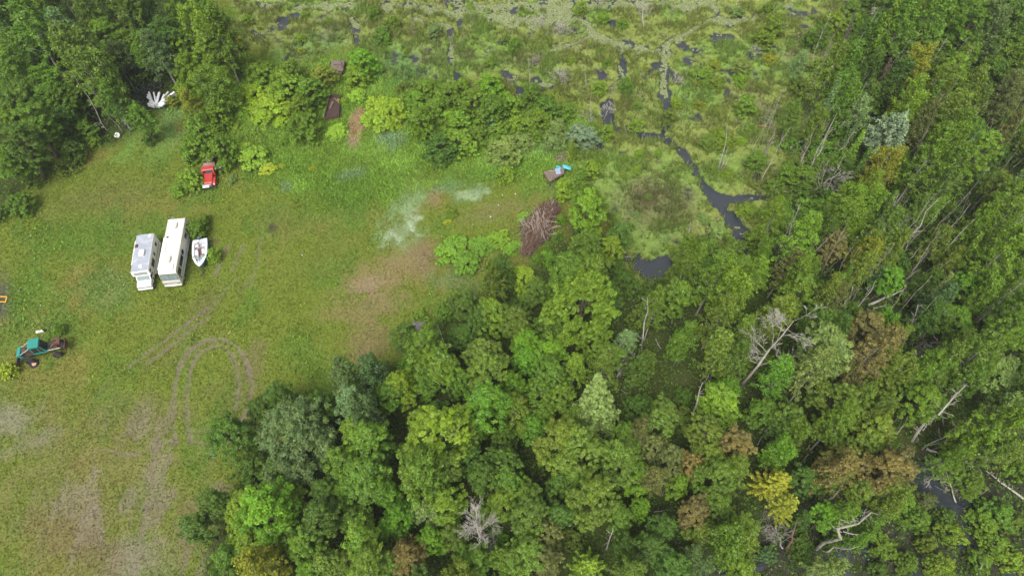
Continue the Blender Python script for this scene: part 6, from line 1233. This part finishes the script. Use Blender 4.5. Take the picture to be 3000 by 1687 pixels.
    o, *_ = flat_deck('wagon_deck', [k8(285, 665), k8(670, 640), k8(640, 880), k8(285, 1130)], 1.1, MPURP, 8, '', ''); tag(o, 'purple-grey weathered wagon deck overgrown at the field edge', 'wagon')
    t = MB().torus((0, 0, 0), .3, .1, (80, 0, 20), 18, 6).build('tyre', MBLK, smooth=True); p = P(*k8(665, 800), 1.2); t.location = (p.x, p.y, 1.25); tag(t, 'tyre standing on the weathered wagon deck', 'tyre')
    for (x0, y0, x1, y1, lab) in ((1165, 480, 1122, 200, 'tall dark iron post behind the wagon deck'), (325, 415, 295, 320, 'short dark iron post standing in the bare field edge')):
        b, t_ = solve(*k8(x0, y0), *k8(x1, y1), 0, 5); q = MB().tube((0, 0, -.2), t_ - b, .05, n=6).build('iron_post', MDK); q.location = b; tag(q, lab, 'post', 'iron posts')
    b, t_ = solve(1522, 878, 1521, 862, 0, 3); q = MB().tube((0, 0, -.2), Vector((0, 0, 1.6)), .05, n=6).build('iron_post', MDK); q.location = b; tag(q, 'dark iron post among lime shrubs near the broad tree', 'post', 'iron posts')
    # blue seat
    p = P(1443, 370, .9); o = empty('plastic_chair', (p.x, p.y, hz(p.x, p.y)), .5); mb_ = mat('blue_plastic', (.02, .10, .24), .4, var=.2)
    MB().box((0, .1, 1.6), (.75, .14, 1.1), (18, 0, 0)).build('seat_back', mb_, o, bevel=.05); MB().box((0, -.25, 1.05), (.75, .65, .12)).build('seat', mb_, o, bevel=.04)
    for sx in (-.32, .32): MB().tube((sx, -.3, 0), (sx, -.3, 1.0), .04).build('leg', MGREY, o); MB().tube((sx, .1, 0), (sx, .1, 1.0), .04).build('leg', MGREY, o); MB().box((sx, -.15, 1.3), (.06, .6, .06)).build('armrest', mb_, o)
    tag(o, 'dark blue plastic seat half sunk in the green bushes', 'chair')
decks()

def brush_pile():
    def k6(x, y): return 1450 + x / 4.39, 450 + y / 4.39
    a = P(*k6(740, 690), .3); b = P(*k6(390, 1270), .3); ax = (b - a); L = ax.length; ax.normalize(); sd = Vector((-ax.y, ax.x, 0)); R = random.Random(12)
    mats = [mat('brown_brush', (.125, .078, .052), .9, var=.4, spec=.1), mat('red_brown_brush', (.14, .07, .046), .9, var=.3, spec=.1), mat('grey_brown_brush', (.19, .14, .11), .9, var=.3, spec=.1), mat('pale_brush', (.36, .31, .26), .9, var=.3, spec=.1)]
    mb = MB(); v = []; f = []; n, m = 26, 12
    for i in range(n):
        t = i / (n - 1); w = 2.0 * (math.sin(math.pi * min(1, max(0, t * .94 + .03))) ** .3) * (.8 + .3 * math.sin(t * 13)); h = 1.25 * math.sin(math.pi * (.05 + .9 * t)) ** .6
        for j in range(m):
            s = (j / (m - 1) - .5) * 2; q = a + ax * (t * L) + sd * s * w; v.append((q.x, q.y, hz(q.x, q.y) - .05 + h * (1 - s * s) * R.uniform(.65, 1.05)))
    for i in range(n - 1):
        for j in range(m - 1): f.append((i * m + j, (i + 1) * m + j, (i + 1) * m + j + 1, i * m + j + 1))
    root = empty('brush_pile', ((a + b) / 2).to_tuple()); off = Vector(root.location)
    MB().add([tuple(Vector(q) - off) for q in v], f).build('heap_core', mat('dark_brush_core', (.06, .038, .028), .95, var=.5, scale=6, spec=.05), root)
    sets = [MB(), MB(), MB(), MB()]
    for i in range(1900):
        t = R.uniform(-.02, 1.02); s = R.gauss(0, .5); s = max(-1.15, min(1.15, s)); w = 2.1 * (math.sin(math.pi * min(.97, max(.03, t))) ** .3) * (.8 + .3 * math.sin(t * 13)); h = 1.3 * math.sin(math.pi * min(.97, max(.03, t))) ** .6 * max(0, 1 - s * s) + .1
        c = a + ax * (t * L) + sd * s * w + Vector((0, 0, h + R.uniform(-.05, .25))) - off
        ang = R.gauss(.0, .5); mid = .35 < t < .62
        if mid and R.random() < .5: ang = R.gauss(.75, .25)
        d = Vector((ax.x * math.cos(ang) - ax.y * math.sin(ang), ax.x * math.sin(ang) + ax.y * math.cos(ang), R.gauss(0, .12))); l = R.uniform(.8, 3.2) * (1.25 if mid else .85)
        k = R.random(); q = 3 if (mid and k < .30) or k < .06 else (2 if k < .35 else (1 if k < .6 else 0)); r = R.uniform(.012, .035) * (1.5 if q == 3 else 1)
        sets[q].path([c - d * l / 2, c + Vector((R.gauss(0, .05), R.gauss(0, .05), .04)), c + d * l / 2 + Vector((R.gauss(0, .1), R.gauss(0, .1), 0))], [r, r * .85, r * .4], 4, False)
    for q, nm in zip(sets, ('brown_twigs', 'red_twigs', 'grey_branches', 'bleached_branches')): o = q.build(nm, mats[sets.index(q)], root); o['kind'] = 'stuff'
    tag(root, 'long pile of cut brown brush and bleached branches at the wood edge', 'brush pile')
brush_pile()

def small_litter():
    stone = mat('pale_stone', (.45, .44, .40), .8, var=.15)
    for (u, v, s, lab) in ((1460, 600, .16, 'small pale stone on the dry grass near the brush pile'), (1437, 634, .20, 'flat pale stone nearest to the lime sapling in dry grass'), (1510, 567, .16, 'white scrap of plastic in the grass beyond the brush pile'), (670, 975, .12, 'tiny white scrap above the tyre track loop'), (363, 648, .2, 'dark lump in the grass beyond the camper'), (118, 893, .12, 'white scrap in the grass above the skidder'),
                        (60, 847, .2, 'pale scraps in the weeds by the dark dirt patch'), (362, 833, .16, 'pale scrap on the ground below the camper'), (885, 747, .13, 'tiny white scrap in the open middle of the field'), (1472, 570, .15, 'grey stone behind the plastic scrap in the grass'), (90, 690, .13, 'white scrap in the upper open field')):
        p = P(u, v, .1); mm = MBLK if 'dark' in lab else stone; o = MB().ball((0, 0, .05), (s, s * .7, s * .5), 8, 5).build('stone' if 'stone' in lab else 'scrap', mm); o.location = (p.x, p.y, hz(p.x, p.y)); o.rotation_euler = (.2, .1, u); tag(o, lab, 'stone' if 'stone' in lab else 'scrap')
small_litter()
# ------------------------------------------------------------------ overcast daylight
EL, AZ = math.radians(58), math.radians(200)      # compass: 0 = +Y, clockwise
w = bpy.data.worlds.new('World'); SC.world = w; w.use_nodes = True; nt = w.node_tree
bg = nt.nodes.get('Background') or nt.nodes.new('ShaderNodeBackground')
sky = nt.nodes.new('ShaderNodeTexSky'); sky.sky_type = 'NISHITA'; sky.sun_disc = False; sky.sun_elevation = EL; sky.sun_rotation = AZ
sky.air_density = 1.0; sky.dust_density = 6.0; sky.ozone_density = 1.0
hs = nt.nodes.new('ShaderNodeHueSaturation'); hs.inputs['Saturation'].default_value = .18
nt.links.new(sky.outputs[0], hs.inputs['Color']); nt.links.new(hs.outputs[0], bg.inputs['Color']); bg.inputs['Strength'].default_value = .14
sd = bpy.data.lights.new('sun', 'SUN'); sd.energy = 1.5; sd.angle = math.radians(24); sd.color = (1, .965, .90)
so = bpy.data.objects.new('sun', sd); COL.objects.link(so)
dirv = Vector((math.sin(AZ) * math.cos(EL), math.cos(AZ) * math.cos(EL), math.sin(EL))); so.rotation_euler = dirv.to_track_quat('Z', 'Y').to_euler(); so.location = (0, 0, 150)
SC.view_settings.view_transform = 'Standard'; SC.view_settings.look = 'None'; SC.view_settings.exposure = 0.6; SC.view_settings.gamma = 1.0
SC.render.engine = 'CYCLES'; SC.cycles.max_bounces = 5; SC.cycles.diffuse_bounces = 4; SC.cycles.transmission_bounces = 3; SC.cycles.transparent_max_bounces = 4; SC.cycles.caustics_reflective = False

# thin damp air over the whole place
def haze():
    m, nt, out = new_mat('damp_air'); v = nt.nodes.new('ShaderNodeVolumePrincipled'); v.inputs['Color'].default_value = (.9, .94, 1, 1); v.inputs['Density'].default_value = .00032
    v.inputs['Anisotropy'].default_value = .3
    nt.links.new(v.outputs[0], out.inputs['Volume'])
    me = bpy.data.meshes.new('haze'); b = MB().box((0, 60, 42), (700, 640, 92)); me.from_pydata(b.v, [], b.f); me.materials.append(m)
    o = bpy.data.objects.new('haze', me); COL.objects.link(o); tag(o, 'thin pale damp air lying over marsh, woods and field', 'haze', kind='stuff')
haze()
